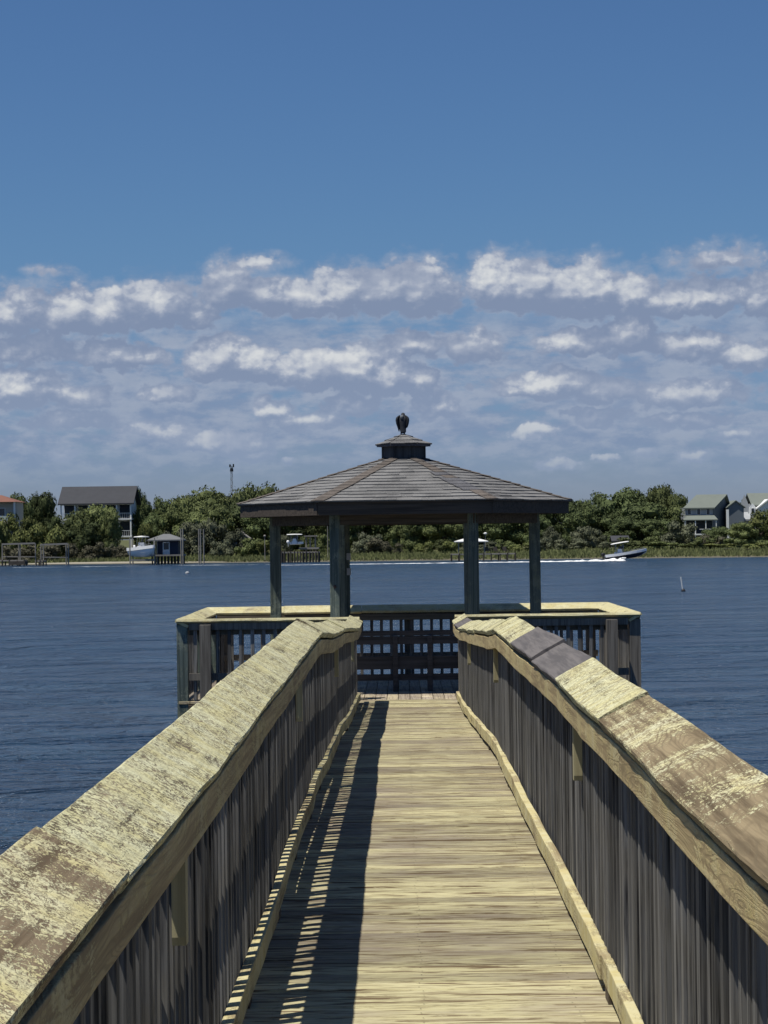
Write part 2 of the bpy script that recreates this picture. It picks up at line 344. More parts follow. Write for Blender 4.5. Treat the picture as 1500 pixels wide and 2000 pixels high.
def leafmat(name, a, b_, hue=.35):
    m_, t, b = mat(name); oi = t.new('ShaderNodeObjectInfo'); geo = t.new('ShaderNodeNewGeometry'); tc = t.new('ShaderNodeTexCoord')
    c = t.mix(geo.outputs['Random Per Island'], a, b_)
    n = t.noise(tc.outputs['Object'], 3.0, 3, .6)
    c = t.mix(t.math('MULTIPLY', t.ramp(n, .35, .68), .55), c, tuple(x * 1.45 for x in b_))
    k = t.math('MULTIPLY_ADD', oi.outputs['Random'], hue * 2, 1 - hue)
    s = t.vmath('SCALE', c, None); t.l.new(k, s.node.inputs['Scale'])
    setb(t, b, s, .75, .15); return m_
M['leaf_dark'] = leafmat('oak_leaves', (.036, .050, .020), (.078, .098, .038))
M['leaf_mid'] = leafmat('broad_leaves', (.054, .072, .026), (.112, .130, .050))
M['leaf_yellow'] = leafmat('yellow_green_leaves', (.066, .084, .026), (.140, .152, .052))
M['leaf_grey'] = leafmat('grey_green_leaves', (.050, .058, .036), (.105, .112, .070))
M['leaf_dry'] = leafmat('dry_brush_twigs', (.060, .060, .038), (.115, .108, .072))
M['bark'] = plain('bark', (.09, .075, .06), .9)
M['grass'] = leafmat('marsh_grass_blades', (.095, .115, .042), (.165, .175, .075), .1)
# houses
M['roof_dark'] = plain('charcoal_roof', (.052, .054, .062), .9, .2, .8)
M['roof_red'] = plain('terracotta_roof', (.20, .095, .07), .9, .2, 2)
M['roof_grey'] = plain('grey_sheet_roof', (.15, .155, .16), .8, .2, 1.5)
M['roof_sage'] = plain('sage_grey_roof', (.165, .185, .165), .9, .12, .8)
M['wall_white'] = plain('white_siding', (.74, .76, .77), .8, .08)
M['wall_pale_blue'] = plain('pale_blue_siding', (.42, .50, .56), .8, .08)
M['wall_beige'] = plain('beige_stucco', (.48, .455, .40), .8, .1)
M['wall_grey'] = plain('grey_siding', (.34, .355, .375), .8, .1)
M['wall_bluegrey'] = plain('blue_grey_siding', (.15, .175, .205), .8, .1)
M['navy'] = plain('navy_siding', (.035, .042, .07), .6, .2)
M['trim'] = plain('white_trim', (.80, .81, .80), .7, .06)
M['grey_wood'] = plain('grey_dock_wood', (.26, .245, .22), .9, .35, 1.5)
M['dark_pile'] = plain('dark_piles', (.075, .065, .055), .9, .35, 1.5)
M['screen'] = plain('dark_screen', (.028, .036, .045), .4, .3)
M['glass'] = plain('dark_glass', (.03, .038, .05), .1, .2, spec=.6)
M['boat_white'] = plain('white_gelcoat', (.86, .86, .86), .3, .04, spec=.5)
M['boat_navy'] = plain('navy_gelcoat', (.012, .016, .03), .2, .1, spec=.5)
M['canvas'] = plain('pale_canvas', (.72, .72, .70), .8, .05)
M['metal'] = plain('grey_metal', (.30, .31, .33), .45, .1, metal=.6)
M['black'] = plain('black_plastic', (.02, .02, .022), .4, .2)
M['bird'] = plain('dark_feathers', (.030, .033, .040), .75, .6, 40)
M['bird_wing'] = plain('black_wing_feathers', (.016, .018, .023), .7, .6, 60)
M['bird_pale'] = plain('grey_neck_feathers', (.13, .14, .15), .8, .4, 60)

# ------------------------------------------------------------------ object helpers
def root_loc(o):
    v = Vector((0, 0, 0))
    while o is not None: v = v + o.location; o = o.parent
    return v
def tag(o, label=None, cat=None, group=None, kind=None):
    if label: o['label'] = label
    if cat: o['category'] = cat
    if group: o['group'] = group
    if kind: o['kind'] = kind
    return o
def thing(name, label, cat, loc=(0, 0, 0), group=None):
    o = bpy.data.objects.new(name, None); col.objects.link(o); o.location = loc; o.empty_display_size = .3
    return tag(o, label, cat, group)
class MB:
    def __init__(s): s.v = []; s.f = []; s.mi = []; s.cur = 0; s.sm = []
    def add(s, vs, fs, smooth=False):
        n = len(s.v); s.v += [tuple(p) for p in vs]
        for f in fs: s.f.append(tuple(n + i for i in f)); s.mi.append(s.cur); s.sm.append(smooth)
        return s
    def box(s, x0, x1, y0, y1, z0, z1):
        return s.add([(x0, y0, z0), (x1, y0, z0), (x1, y1, z0), (x0, y1, z0), (x0, y0, z1), (x1, y0, z1), (x1, y1, z1), (x0, y1, z1)],
                     [(3, 2, 1, 0), (4, 5, 6, 7), (0, 1, 5, 4), (1, 2, 6, 5), (2, 3, 7, 6), (3, 0, 4, 7)])
    def beam(s, a, b, wd, ht, upv=(0, 0, 1)):
        a = Vector(a); b = Vector(b); d = (b - a).normalized(); u = Vector(upv)
        if abs(d.dot(u)) > .98: u = Vector((0, 1, 0))
        sd_ = d.cross(u).normalized(); u = sd_.cross(d)
        vs = []
        for p in (a, b):
            for i, j in ((-1, -1), (1, -1), (1, 1), (-1, 1)): vs.append(p + sd_ * (wd / 2 * i) + u * (ht / 2 * j))
        return s.add(vs, [(3, 2, 1, 0), (4, 5, 6, 7), (0, 1, 5, 4), (1, 2, 6, 5), (2, 3, 7, 6), (3, 0, 4, 7)])
    def tube(s, a, b, r0, r1=None, n=8, cap=True):
        r1 = r0 if r1 is None else r1; a = Vector(a); b = Vector(b); d = (b - a).normalized()
        u = Vector((0, 0, 1)) if abs(d.z) < .9 else Vector((0, 1, 0)); x = d.cross(u).normalized(); y = d.cross(x)
        vs = []
        for p, r in ((a, r0), (b, r1)):
            for i in range(n): vs.append(p + x * (r * math.cos(2 * math.pi * i / n)) + y * (r * math.sin(2 * math.pi * i / n)))
        fs = [(i, (i + 1) % n, n + (i + 1) % n, n + i) for i in range(n)]
        s.add(vs, [f[::-1] for f in fs], True)
        if cap: s.add(vs[:n], [tuple(range(n))]); s.add(vs[n:], [tuple(range(n))[::-1]])
        return s
    def rings(s, rings, smooth=True, capa=True, capb=True):
        n = len(rings[0]); vs = [p for r in rings for p in r]; fs = []
        for k in range(len(rings) - 1):
            for i in range(n):
                j = (i + 1) % n; fs.append((k * n + i, k * n + j, (k + 1) * n + j, (k + 1) * n + i))
        if capa: fs.append(tuple(range(n))[::-1])
        if capb: fs.append(tuple((len(rings) - 1) * n + i for i in range(n)))
        return s.add(vs, fs, smooth)
    def build(s, name, mats, parent=None, bevel=0):
        me = bpy.data.meshes.new(name); L = root_loc(parent)
        me.from_pydata([(x - L.x, y - L.y, z - L.z) for x, y, z in s.v], [], s.f)
        if not isinstance(mats, (list, tuple)): mats = [mats]
        for q in mats: me.materials.append(q)
        for p, mi, sm in zip(me.polygons, s.mi, s.sm): p.material_index = mi; p.use_smooth = sm
        o = bpy.data.objects.new(name, me); col.objects.link(o)
        if parent is not None: o.parent = parent
        if bevel:
            bv = o.modifiers.new('bevel', 'BEVEL'); bv.width = bevel; bv.segments = 2; bv.limit_method = 'ANGLE'; bv.angle_limit = R(50)
        return o
def N1(x, seed=0.0): return noise.noise(Vector((x, seed * 3.7 + 11.3, seed * 1.3)))

# ------------------------------------------------------------------ boardwalk geometry
CX = 0.074
PROF = [(-6, 1.59), (11.5, 1.60), (14, 1.628), (16.5, 1.68), (19.7, 1.78), (26.3, 2.055), (28.4, 2.10), (40, 2.10)]
def deckz(y):
    for (a, ha), (b_, hb) in zip(PROF, PROF[1:]):
        if y <= b_:
            u = (y - a) / (b_ - a); return EYE - (ha + (hb - ha) * u)
    return EYE - 2.10
def sweep(mb, P, O, s0, s1, step, sec, jit=0.0, seed=0.0, endj=0.0):
    """sweep a closed (o,z) section along path P(s) with outward vector O"""
    n = max(1, int(math.ceil((s1 - s0) / step))); rings = []
    for k in range(n + 1):
        q = s0 + (s1 - s0) * k / n; p = P(q); r = []
        for i, (o, z) in enumerate(sec):
            jo = jit * N1(q * 2.3, seed + i * .9) + jit * .6 * N1(q * 7, seed + 5 + i)
            jz = jit * .6 * N1(q * 2.1, seed + 9 + i * .8)
            r.append(Vector(p) + Vector(O) * (o + jo) + Vector((0, 0, z + jz)))
        rings.append(r)
    c = Vector(O).cross(Vector(P(s1)) - Vector(P(s0)))
    if c.z < 0: rings = [r[::-1] for r in rings]
    mb.rings(rings, smooth=False); return mb
def rect(o0, o1, z0, z1): return [(o0, z0), (o1, z0), (o1, z1), (o0, z1)]
TILT = R(28); CW = .184; CT = .038
def capsec(o=0.0, z=.98, tilt=TILT, wd=CW):
    c, s_ = math.cos(tilt), math.sin(tilt)
    # inner top corner at (o,z); rises outward; slightly eased edges and a mid vertex
    pts = [(.004, 0), (wd * .35, .0012), (wd * .7, .001), (wd - .004, 0), (wd, -.005), (wd, -CT + .004), (wd - .004, -CT), (.004, -CT), (0, -CT + .004), (0, -.005)]
    return [(o + u * c - v_ * s_, z + u * s_ + v_ * c) for u, v_ in pts]

picket_me = None
def railing(root, P, O, s0, s1, o, joints, capmats, pitch, posts, bandm, near=(0, 1e9), psize=.038, bot=-.16, blocks=(), midrail=(.475, .562), capext=(0, 0), seed=0, postw=.089, lowrail=None, postmat=None, postz0=-.5, wob=1.0, posto=.1575):
    """railing along P(s); o = offset of the cap's inner edge"""
    # cap boards
    js = [s0 - capext[0]] + list(joints) + [s1 + capext[1]]
    for k, (a, b_) in enumerate(zip(js, js[1:])):
        mb = MB(); tl = TILT + R(random.uniform(-2.5, 2.5)) * wob; step = .008 if (seed == 1 and k == 1) or (seed == 2 and k == 5) else 0
        sweep(mb, P, O, a + .0025, b_ - .0025, .11, capsec(o + random.uniform(-.006, .006) * wob, .98 + step + random.uniform(-.004, .006) * wob, tl, CW + step), .0045 * wob, seed + k * 3.1)
        mb.build('cap_board', capmats[k % len(capmats)], root)
    mb = MB(); sweep(mb, P, O, s0, s1, .3, rect(o + .014, o + .072, .848, .940), .004 * wob, seed + 40)
    mb.build('inner_rail', bandm, root, .003)
    mb = MB(); sweep(mb, P, O, s0, s1, .5, rect(o + .1185, o + .1565, .916, 1.003), .0, seed + 50)
    mb.build('outer_rail', M['post'], root)
    if midrail:
        mb = MB(); sweep(mb, P, O, s0, s1, .5, rect(o + .1185, o + .1565, *midrail)); mb.build('middle_rail', M['post'], root)
    if lowrail:
        mb = MB(); sweep(mb, P, O, s0, s1, .5, rect(o + .1185, o + .1565, *lowrail)); mb.build('bottom_rail', M['post'], root)
    # pickets
    n = int((s1 - s0) / pitch); ss = [s0 + pitch * .5 + pitch * k for k in range(n)]
    ss = [q for q in ss if posto > .1 or all(abs(q - ps) > postw / 2 + .03 for ps in posts)]
    show = [q for q in ss if near[0] <= q <= near[1]][:100]; rest = [q for q in ss if q not in show]
    T = (Vector(P(s1)) - Vector(P(s0))).normalized(); T.z = 0; T.normalize(); Ov = Vector(O)
    def pk(mb, p, h0, h1, j):
        a = p + Ov * (o + .0805) ; hw = psize / 2
        vs = []
        for zz in (h0, h1):
            for i, k2 in ((-1, 0), (1, 0), (1, 1), (-1, 1)):
                tw = j * (zz - h0) * .004
                vs.append(a + T * (i * hw + tw) + Ov * (k2 * psize * .98) + Vector((0, 0, zz)))
        f = [(3, 2, 1, 0), (4, 5, 6, 7), (0, 1, 5, 4), (1, 2, 6, 5), (2, 3, 7, 6), (3, 0, 4, 7)]
        if Ov.cross(T).z > 0: f = [q[::-1] for q in f]
        mb.add(vs, f)
    protos = []
    for v_ in range(4):
        mb = MB(); pk(mb, Vector((0, 0, 0)), bot, .99 - .0, random.uniform(-1, 1)); protos.append(mb)
    meshes = []
    for mb in protos:
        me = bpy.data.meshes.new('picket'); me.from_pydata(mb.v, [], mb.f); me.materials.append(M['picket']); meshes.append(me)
    L = root_loc(root)
    for q in show:
        ob = bpy.data.objects.new('picket', random.choice(meshes)); col.objects.link(ob); ob.parent = root
        ob.location = Vector(P(q)) - L + Ov * random.uniform(-.0003, .004) + T * random.uniform(-.004, .004)
        ob.rotation_euler = (0, random.uniform(-.003, .003) if abs(O[0]) < .5 else 0, random.uniform(-.05, .05))
    if rest:
        mb = MB()
        for q in rest: pk(mb, Vector(P(q)) + T * random.uniform(-.004, .004), bot, .99, random.uniform(-1, 1))
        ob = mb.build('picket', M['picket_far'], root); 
        if len(show) >= 90: ob['kind'] = 'stuff'
    for q in posts:
        mb = MB(); p = Vector(P(q)); a = p + Ov * (o + posto)
        a0 = a + T * (-postw / 2); vs = []
        for zz in (postz0, .985):
            for i, k2 in ((0, 0), (1, 0), (1, 1), (0, 1)): vs.append(a0 + T * (i * postw) + Ov * (k2 * postw) + Vector((0, 0, zz)))
        f = [(3, 2, 1, 0), (4, 5, 6, 7), (0, 1, 5, 4), (1, 2, 6, 5), (2, 3, 7, 6), (3, 0, 4, 7)]
        if Ov.cross(T).z > 0: f = [q2[::-1] for q2 in f]
        mb.add(vs, f); mb.build('post', postmat or M['post'], root)
    for q in blocks:
        mb = MB(); p = Vector(P(q)); a = p + Ov * (o + .046); vs = []
        for zz, e in ((.60, .0), (.62, .004), (.847, .004)):
            for i, k2 in ((-1, 0), (1, 0), (1, 1), (-1, 1)): vs.append(a + T * (i * (.026 + e)) + Ov * (k2 * .034) + Vector((0, 0, zz)))
        f = [(3, 2, 1, 0), (8, 9, 10, 11)] + [(k3 * 4 + i, k3 * 4 + (i + 1) % 4, k3 * 4 + 4 + (i + 1) % 4, k3 * 4 + 4 + i) for k3 in (0, 1) for i in range(4)]
        if Ov.cross(T).z > 0: f = [q2[::-1] for q2 in f]
        mb.add(vs, f); mb.build('spacer_block', M['block'], root)

YEND = 28.75
# --- boardwalk
bw = thing('boardwalk', 'weathered yellow-grey plank boardwalk ramping down from the viewer to the gazebo platform', 'boardwalk', (CX, 0, 2.3))
mb = MB(); y = -4.0; k = 0
while y < YEND + .3:
    wd = .138 + random.uniform(-.002, .002); z0 = deckz(y) + random.uniform(-.0022, .0022); z1 = deckz(y + wd) + random.uniform(-.0022, .0022)
    x0 = CX - .80 + random.uniform(-.01, .01); x1 = CX + .80 + random.uniform(-.01, .01); e = .007
    n = 6
    rings = []
    for i in range(n + 1):
        x = x0 + (x1 - x0) * i / n; yy = y + .0025 * N1(x * 2, k * .37); cup = .0
        rings.append([Vector((x, yy, z0 - .036)), Vector((x, yy, z0 - e)), Vector((x, yy + e, z0)), Vector((x, yy + wd * .5, (z0 + z1) / 2 - .0012)), Vector((x, yy + wd - e, z1)), Vector((x, yy + wd, z1 - e)), Vector((x, yy + wd, z1 - .036))][::-1])
    mb.cur = 0; mb.rings(rings, smooth=False)
    mb.cur = 1
    for nx in (-.52, -.02, .50):
        for ny in (.032, .106):
            px = CX + nx + random.uniform(-.01, .01); py = y + ny + random.uniform(-.006, .006); pz = deckz(py) + .0022
            vs = [(px + .003 * math.cos(a), py + .003 * math.sin(a), pz) for a in [i * math.pi / 3 for i in range(6)]]
            if y > 3: mb.add(vs, [tuple(range(6))])
    y += wd + random.uniform(.006, .011); k += 1
DECKEND = y
mb.build('decking', [M['deck'], M['nail']], bw)
def Pc(q): return (CX, q, deckz(q) - .04)
for sx in (-.72, -.02, .68):
    mb = MB(); sweep(mb, Pc, (1, 0, 0), -4, YEND, 1.0, rect(sx, sx + .045, -.19, 0)); mb.build('joist', M['dark_wood'], bw)
for yy in range(-3, 29, 3):
    z = deckz(yy) - .235
    mb = MB(); mb.box(CX - .95, CX + .95, yy - .05, yy + .05, z - .24, z); mb.build('crossbeam', M['dark_wood'], bw)
    for sx in (-.88, .88):
        mb = MB(); mb.tube((CX + sx * .82, yy + .16, -2.5), (CX + sx * .82, yy + .16, z + .1), .12, .105, 12); mb.build('piling', M['piling'], bw)
def lat(q, side, kind):
    a = (.010 if kind == 'cap' else .012) * min(1, .5 + max(0, q - 8) / 12)
    return side * 0 + a * N1(q * .42, 2 + side + (5 if kind == 'toe' else 0)) * 2 + a * .7 * N1(q * 1.1, 4 + side * 2 + (5 if kind == 'toe' else 0))
RP = {-1: [(-6, .61), (14.1, .598), (16.3, .70), (20.1, .82), (24.3, .985), (26.4, 1.07), (40, 1.10)],
      1: [(-6, .61), (9.4, .605), (13.4, .650), (15.7, .652), (17.6, .76), (20.2, .85), (25.6, 1.05), (27.4, 1.09), (40, 1.10)]}
def railz(q, side):
    L = RP[side]
    for (a, ha), (b_, hb) in zip(L, L[1:]):
        if q <= b_: return EYE - (ha + (hb - ha) * (q - a) / (b_ - a)) - .98
def Pside(side, kind):
    def P(q):
        return (CX + lat(q, side, kind), q, (deckz(q) if kind == 'toe' else railz(q, side)) + .008 * N1(q * .5, side + 20) + .004 * N1(q * 1.4, side + 24) - .012 * max(0, 1 - abs(q - 14.5) / 2.0) * 0)
    return P
for side, toej in ((-1, (-1.2, 2.4, 5.9, 9.3, 12.6, 16.0, 19.8, 23.8)), (1, (-.6, 3.4, 7.95, 11.9, 15.6, 19.9, 24.2))):
    js = [-4] + list(toej) + [YEND - .1]
    for a, b_ in zip(js, js[1:]):
        mb = MB(); dz = random.uniform(-.004, .004); do = random.uniform(-.004, .004)
        sweep(mb, Pside(side, 'toe'), (side, 0, 0), a + .002, b_ - .002, .2, rect(.600 + do, .637 + do * .3, .040 + dz, .128 + dz), .0035, a)
        mb.build('curb_board', M['toe'], bw, .004)
    for q in [i * 1.77 + .7 for i in range(-2, 16)]:
        mb = MB(); p = Vector(Pside(side, 'toe')(q)); x0, x1 = sorted((p.x + side * .606, p.x + side * .634))
        mb.box(x0, x1, q - .06, q + .06, p.z - .002, p.z + .046); mb.build('curb_spacer', M['dark_wood'], bw)

POSTS = [.72 + 1.77 * i for i in range(-2, 16)]
C = {k_: M[k_] for k_ in ('cap', 'cap_mid', 'cap_brown', 'cap_grey')}
rl = thing('walkway_railing', 'left boardwalk railing with sloping lichen-yellow cap, casting slatted shadows on the planks', 'railing', (CX - .65, 0, 2.5), 'railings along the boardwalk')
railing(rl, Pside(-1, 'cap'), (-1, 0, 0), -4, YEND, .56, (-.6, 4.08, 10.8, 14.1, 16.4, 20.1, 24.3), [C['cap_mid'], C['cap_mid'], C['cap'], C['cap'], C['cap'], C['cap'], C['cap'], C['cap']], .126, POSTS, M['band'], psize=.046, near=(3.6, 99), blocks=(5.5, 12.1, 18.9, 25.8), seed=1)
rr = thing('walkway_railing', 'right boardwalk railing whose cap has brown bare boards and two grey new boards', 'railing', (CX + .65, 0, 2.5), 'railings along the boardwalk')
railing(rr, Pside(1, 'cap'), (1, 0, 0), -4, YEND, .56, (-.4, 2.1, 7.3, 9.4, 11.3, 13.4, 16.2, 20.2, 25.6, 27.4), [C['cap_brown'], C['cap_brown'], C['cap_brown'], C['cap'], C['cap_grey'], C['cap_grey'], C['cap'], C['cap'], C['cap'], C['cap_grey'], C['cap']], .126, [p + .4 for p in POSTS], M['band'], psize=.046, near=(3.6, 99), blocks=(9.1, 16.9, 23.7), seed=2)

# --- platform
PX0, PX1, PY0, PY1 = CX - 2.97, CX + 3.0, 29.25, 33.85
PZ = EYE - 2.10
pf = thing('pier_platform', 'square timber platform on pilings at the end of the boardwalk', 'platform', (CX, (PY0 + PY1) / 2, 0))
mb = MB(); x = PX0 + .02
while x < PX1 - .1:
    wd = .142; z = PZ + random.uniform(-.001, .001); mb.box(x, x + wd, DECKEND + .004 if abs(x + .07 - CX) < .85 else PY0 + .02, PY1 - .02, z - .036, z); x += .149
mb.build('decking', M['deck_long'], pf, .003)
for (a, b_, c, d) in ((PX0 + .15, CX - .86, PY0 - .045, PY0), (CX + .86, PX1 - .15, PY0 - .045, PY0), (PX0, PX1, PY1, PY1 + .045), (PX0 + .02, PX0 + .065, PY0 + .16, PY1), (PX1 - .065, PX1 - .02, PY0 + .16, PY1)):
    mb = MB(); mb.box(a, b_, c, d, PZ - .30, PZ - .045); mb.build('rim_joist', M['dark_wood'], pf)
for i in range(6):
    yy = PY0 + .5 + i * .72; mb = MB(); mb.box(PX0, PX1, yy, yy + .045, PZ - .23, PZ - .04); mb.build('joist', M['dark_wood'], pf)
for xx in (PX0 + .1, CX - 1.1, CX + 1.1, PX1 - .1):
    for yy in (PY0 + .12, PY1 - .12):
        mb = MB(); mb.tube((xx, yy, -2.5), (xx, yy, PZ - .24), .13, .12, 12); mb.build('piling', M['piling'], pf)
GX = (PX0 + PX1) / 2
def seg(A, B):
    A = Vector(A); B = Vector(B); L = (B - A).length
    return (lambda q: tuple(A + (B - A) * (q / L))), L
def platrail(label, A, B, O, capm, joints, posts, bandm, ext=(0, 0), pm=None, postw=.14, seed=0, posto=.1575):
    P, L = seg(A, B); root = thing('platform_railing', label, 'railing', ((A[0] + B[0]) / 2, (A[1] + B[1]) / 2, PZ), 'railings round the gazebo platform')
    railing(root, P, O, 0, L, -.16, joints, [capm], .148, posts(L), bandm, psize=.045, bot=.02, midrail=None, lowrail=(.27, .36), capext=ext, seed=seed, postw=postw, postmat=pm, postz0=-2.2, wob=1.2, posto=posto)
    # posts stand inside the cap line
    return root
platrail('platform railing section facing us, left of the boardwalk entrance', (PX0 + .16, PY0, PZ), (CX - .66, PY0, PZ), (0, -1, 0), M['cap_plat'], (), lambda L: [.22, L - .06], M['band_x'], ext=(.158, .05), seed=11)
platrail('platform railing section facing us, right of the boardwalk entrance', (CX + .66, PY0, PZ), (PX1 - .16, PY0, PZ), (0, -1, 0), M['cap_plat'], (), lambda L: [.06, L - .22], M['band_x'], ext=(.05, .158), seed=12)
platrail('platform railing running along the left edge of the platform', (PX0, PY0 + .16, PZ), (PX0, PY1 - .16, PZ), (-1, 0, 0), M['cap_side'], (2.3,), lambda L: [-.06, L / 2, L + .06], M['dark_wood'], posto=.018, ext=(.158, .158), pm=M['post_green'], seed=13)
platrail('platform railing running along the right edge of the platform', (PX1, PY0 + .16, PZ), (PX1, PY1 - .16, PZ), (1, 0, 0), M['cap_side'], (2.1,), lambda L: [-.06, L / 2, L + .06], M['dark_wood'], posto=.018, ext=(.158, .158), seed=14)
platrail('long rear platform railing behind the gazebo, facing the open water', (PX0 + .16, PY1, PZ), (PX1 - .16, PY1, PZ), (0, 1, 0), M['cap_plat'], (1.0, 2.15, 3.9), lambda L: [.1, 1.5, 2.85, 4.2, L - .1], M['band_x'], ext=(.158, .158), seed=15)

# --- gazebo
GC = Vector((GX - .025, 31.65, 0)); GR = 1.80
gz = thing('gazebo', 'hexagonal open gazebo with shallow grey shingle roof and cupola on green-grey posts', 'gazebo', (GC.x, GC.y, PZ))
def hexp(r, k, z): a = R(60 * k); return Vector((GC.x + r * math.cos(a), GC.y + r * math.sin(a), z))
EZ = EYE + .452; RE = 2.315; RC = .30; CZ = EYE + 1.035
for k in range(6):
    a = R(60 * k); c = hexp(GR, k, 0) + Vector(({1: .07, 5: -.03}.get(k, 0), 0, 0)); hw = .074; u = Vector((math.cos(a), math.sin(a), 0)); v_ = Vector((-math.sin(a), math.cos(a), 0))
    mb = MB(); vs = []
    for z, tw in ((PZ + .001, 0), (PZ + 1.2, .004), (EZ - .16, 0)):
        for i, j in ((-1, -1), (1, -1), (1, 1), (-1, 1)): vs.append(c + u * (hw * i + tw) + v_ * (hw * j) + Vector((0, 0, z)))
    mb.add(vs, [(3, 2, 1, 0), (8, 9, 10, 11)] + [(q * 4 + i, q * 4 + (i + 1) % 4, q * 4 + 4 + (i + 1) % 4, q * 4 + 4 + i) for q in (0, 1) for i in range(4)])
    p = mb.build('post', M['post_green'], gz, .006)
    if k == 4:
        mb = MB(); f = c + u * (hw + .002) + v_ * .005 + Vector((0, 0, EYE - .665)); mb.tube(f, f + u * .012, .028, .02, 8); mb.build('knot', M['nail'], p)
    if k == 2:
        for zz in (EYE - .30, EYE - .52):
            mb = MB(); f = c + Vector((.082, -.09, zz)); mb.box(f.x - .03, f.x + .03, f.y - .004, f.y + .004, f.z - .05, f.z + .05); mb.build('notice_plate', M['wall_grey'], p)
for k in range(6):
    A, B = hexp(GR + .04, k, EZ - .232), hexp(GR + .04, k + 1, EZ - .232)
    mb = MB(); mb.beam(A, B, .07, .14); mb.build('ring_beam', M['dark_wood'], gz)
    A, B = hexp(RE - .045, k, EZ - .095), hexp(RE - .045, k + 1, EZ - .095)
    mb = MB(); mb.beam(A, B, .032, .165); mb.build('fascia_board', M['fascia'], gz, .003)
    mb = MB(); mb.beam(hexp(RE - .1, k, EZ - .075), hexp(RC, k, CZ - .09), .045, .12); mb.build('rafter', M['dark_wood'], gz)
# roof deck with overlapping shingle courses
mb = MB()
top = [hexp(RE, k, EZ) for k in range(6)]; topc = [hexp(RC - .06, k, CZ + .03) for k in range(6)]
bot_ = [p - Vector((0, 0, .018)) for p in top]; botc = [p - Vector((0, 0, .018)) for p in topc]
mb.cur = 3
for k in range(6):
    j = (k + 1) % 6
    mb.add([top[k], top[j], topc[j], topc[k]], [(0, 1, 2, 3)]); mb.add([bot_[k], bot_[j], botc[j], botc[k]], [(3, 2, 1, 0)]); mb.add([top[k], top[j], bot_[j], bot_[k]], [(3, 2, 1, 0)])
mb.cur = 0
NC = 14
for k in range(6):
    A, B = hexp(RE + .015, k, EZ - .004), hexp(RE + .015, k + 1, EZ - .004); A2, B2 = hexp(RC - .06, k, CZ + .034), hexp(RC - .06, k + 1, CZ + .034)
    nrm = (B - A).cross(A2 - A).normalized()
    if nrm.z < 0: nrm = -nrm
    for c in range(NC):
        t0 = c / NC; t1 = min(1, (c + 1.25) / NC); L = (A.lerp(A2, t0) - B.lerp(B2, t0)).length
        nt = max(2, int(L / .165)); off = random.random() * .9; edges = [0.0] + sorted(min(.999, max(.001, (i + off + random.uniform(-.08, .08)) / nt)) for i in range(nt)) + [1.0]
        merged = [0]
        for i in range(1, len(edges) - 1):
            if random.random() < .62: merged.append(edges[i])
        merged.append(1.0)
        for a, b_ in zip(merged, merged[1:]):
            if b_ - a < .004: continue
            j0 = random.uniform(-.006, .010) / .14 / NC * 1.0; lift = random.uniform(.011, .019)
            q = [A.lerp(A2, t0 + j0), B.lerp(B2, t0 + j0), A.lerp(A2, t1), B.lerp(B2, t1)]
            p0 = q[0].lerp(q[1], a) + nrm * lift; p1 = q[0].lerp(q[1], b_) + nrm * (lift + random.uniform(-.002, .003)); p2 = q[2].lerp(q[3], b_) + nrm * .002; p3 = q[2].lerp(q[3], a) + nrm * .002
            d0 = p0 - nrm * lift; d1 = p1 - nrm * lift
            mb.add([p0, p1, p2, p3, d0, d1], [(0, 1, 2, 3), (4, 5, 1, 0)])
for k in range(6):
    A = hexp(RE + .02, k, EZ); A2 = hexp(RC - .08, k, CZ + .045); n = 15
    wv = .115
    for i in range(n):
        t0 = i / n; t1 = min(1, (i + 1.4) / n); lift = .020 + random.uniform(0, .006)
        p = A.lerp(A2, t0 + random.uniform(-.006, .006)); q = A.lerp(A2, t1); s1 = hexp(1, k + 1, 0) - hexp(1, k, 0); s2 = hexp(1, k - 1, 0) - hexp(1, k, 0); s1.normalize(); s2.normalize()
        fA = (q - p).normalized()
        def sidev(s_): 
            s_ = (s_ - fA * s_.dot(fA)).normalized(); s_.z = -abs(s_.z) if True else 0; return s_
        dA, dB = s1, s2
        wj = wv * random.uniform(.92, 1.12) * (1 - .25 * t0)
        up1 = Vector((0, 0, lift)); up2 = Vector((0, 0, .012))
        mb.cur = 2 if (k == 5 and i in (3, 4, 5, 6, 8)) else 1
        a0 = p + dA * wj + Vector((0, 0, lift * .9)); b0 = p + dB * wj + Vector((0, 0, lift * .9)); a1 = q + dA * wj + up2; b1 = q + dB * wj + up2
        if k == 5 and i in (3, 4, 5, 6, 8): a0 += dA * .0; b0 += dB * .09; b1 += dB * .07
        mb.add([p + up1, a0, a1, q + up2], [(0, 1, 2, 3)]); mb.add([p + up1, b0, b1, q + up2], [(3, 2, 1, 0)])
        mb.add([p + up1, a0, a0 - Vector((0, 0, .012)), p + up1 - Vector((0, 0, .012))], [(0, 1, 2, 3)])
        mb.add([p + up1, b0, b0 - Vector((0, 0, .012)), p + up1 - Vector((0, 0, .012))], [(0, 1, 2, 3)])
roof = mb.build('roof', [M['shingle'], M['shingle_hip'], M['shingle_new'], M['dark_wood']], gz)
cu = MB(); rings = []
for z, r in ((CZ - .10, .287), (CZ + .218, .287)): rings.append([hexp(r, k, z) for k in range(6)])
cu.rings(rings, smooth=False); cup = cu.build('cupola', M['cupola'], gz, .006)
for k in range(6):
    mb = MB(); a = hexp(.292, k, CZ - .06); b_ = hexp(.292, k, CZ + .21); mb.beam(a, b_, .03, .03, (math.cos(R(60 * k)), math.sin(R(60 * k)), 0)); mb.build('corner_trim', M['cupola'], cup)
mb = MB(); cz = CZ + .225; apex = Vector((GC.x, GC.y, CZ + .375)); mb.cur = 1
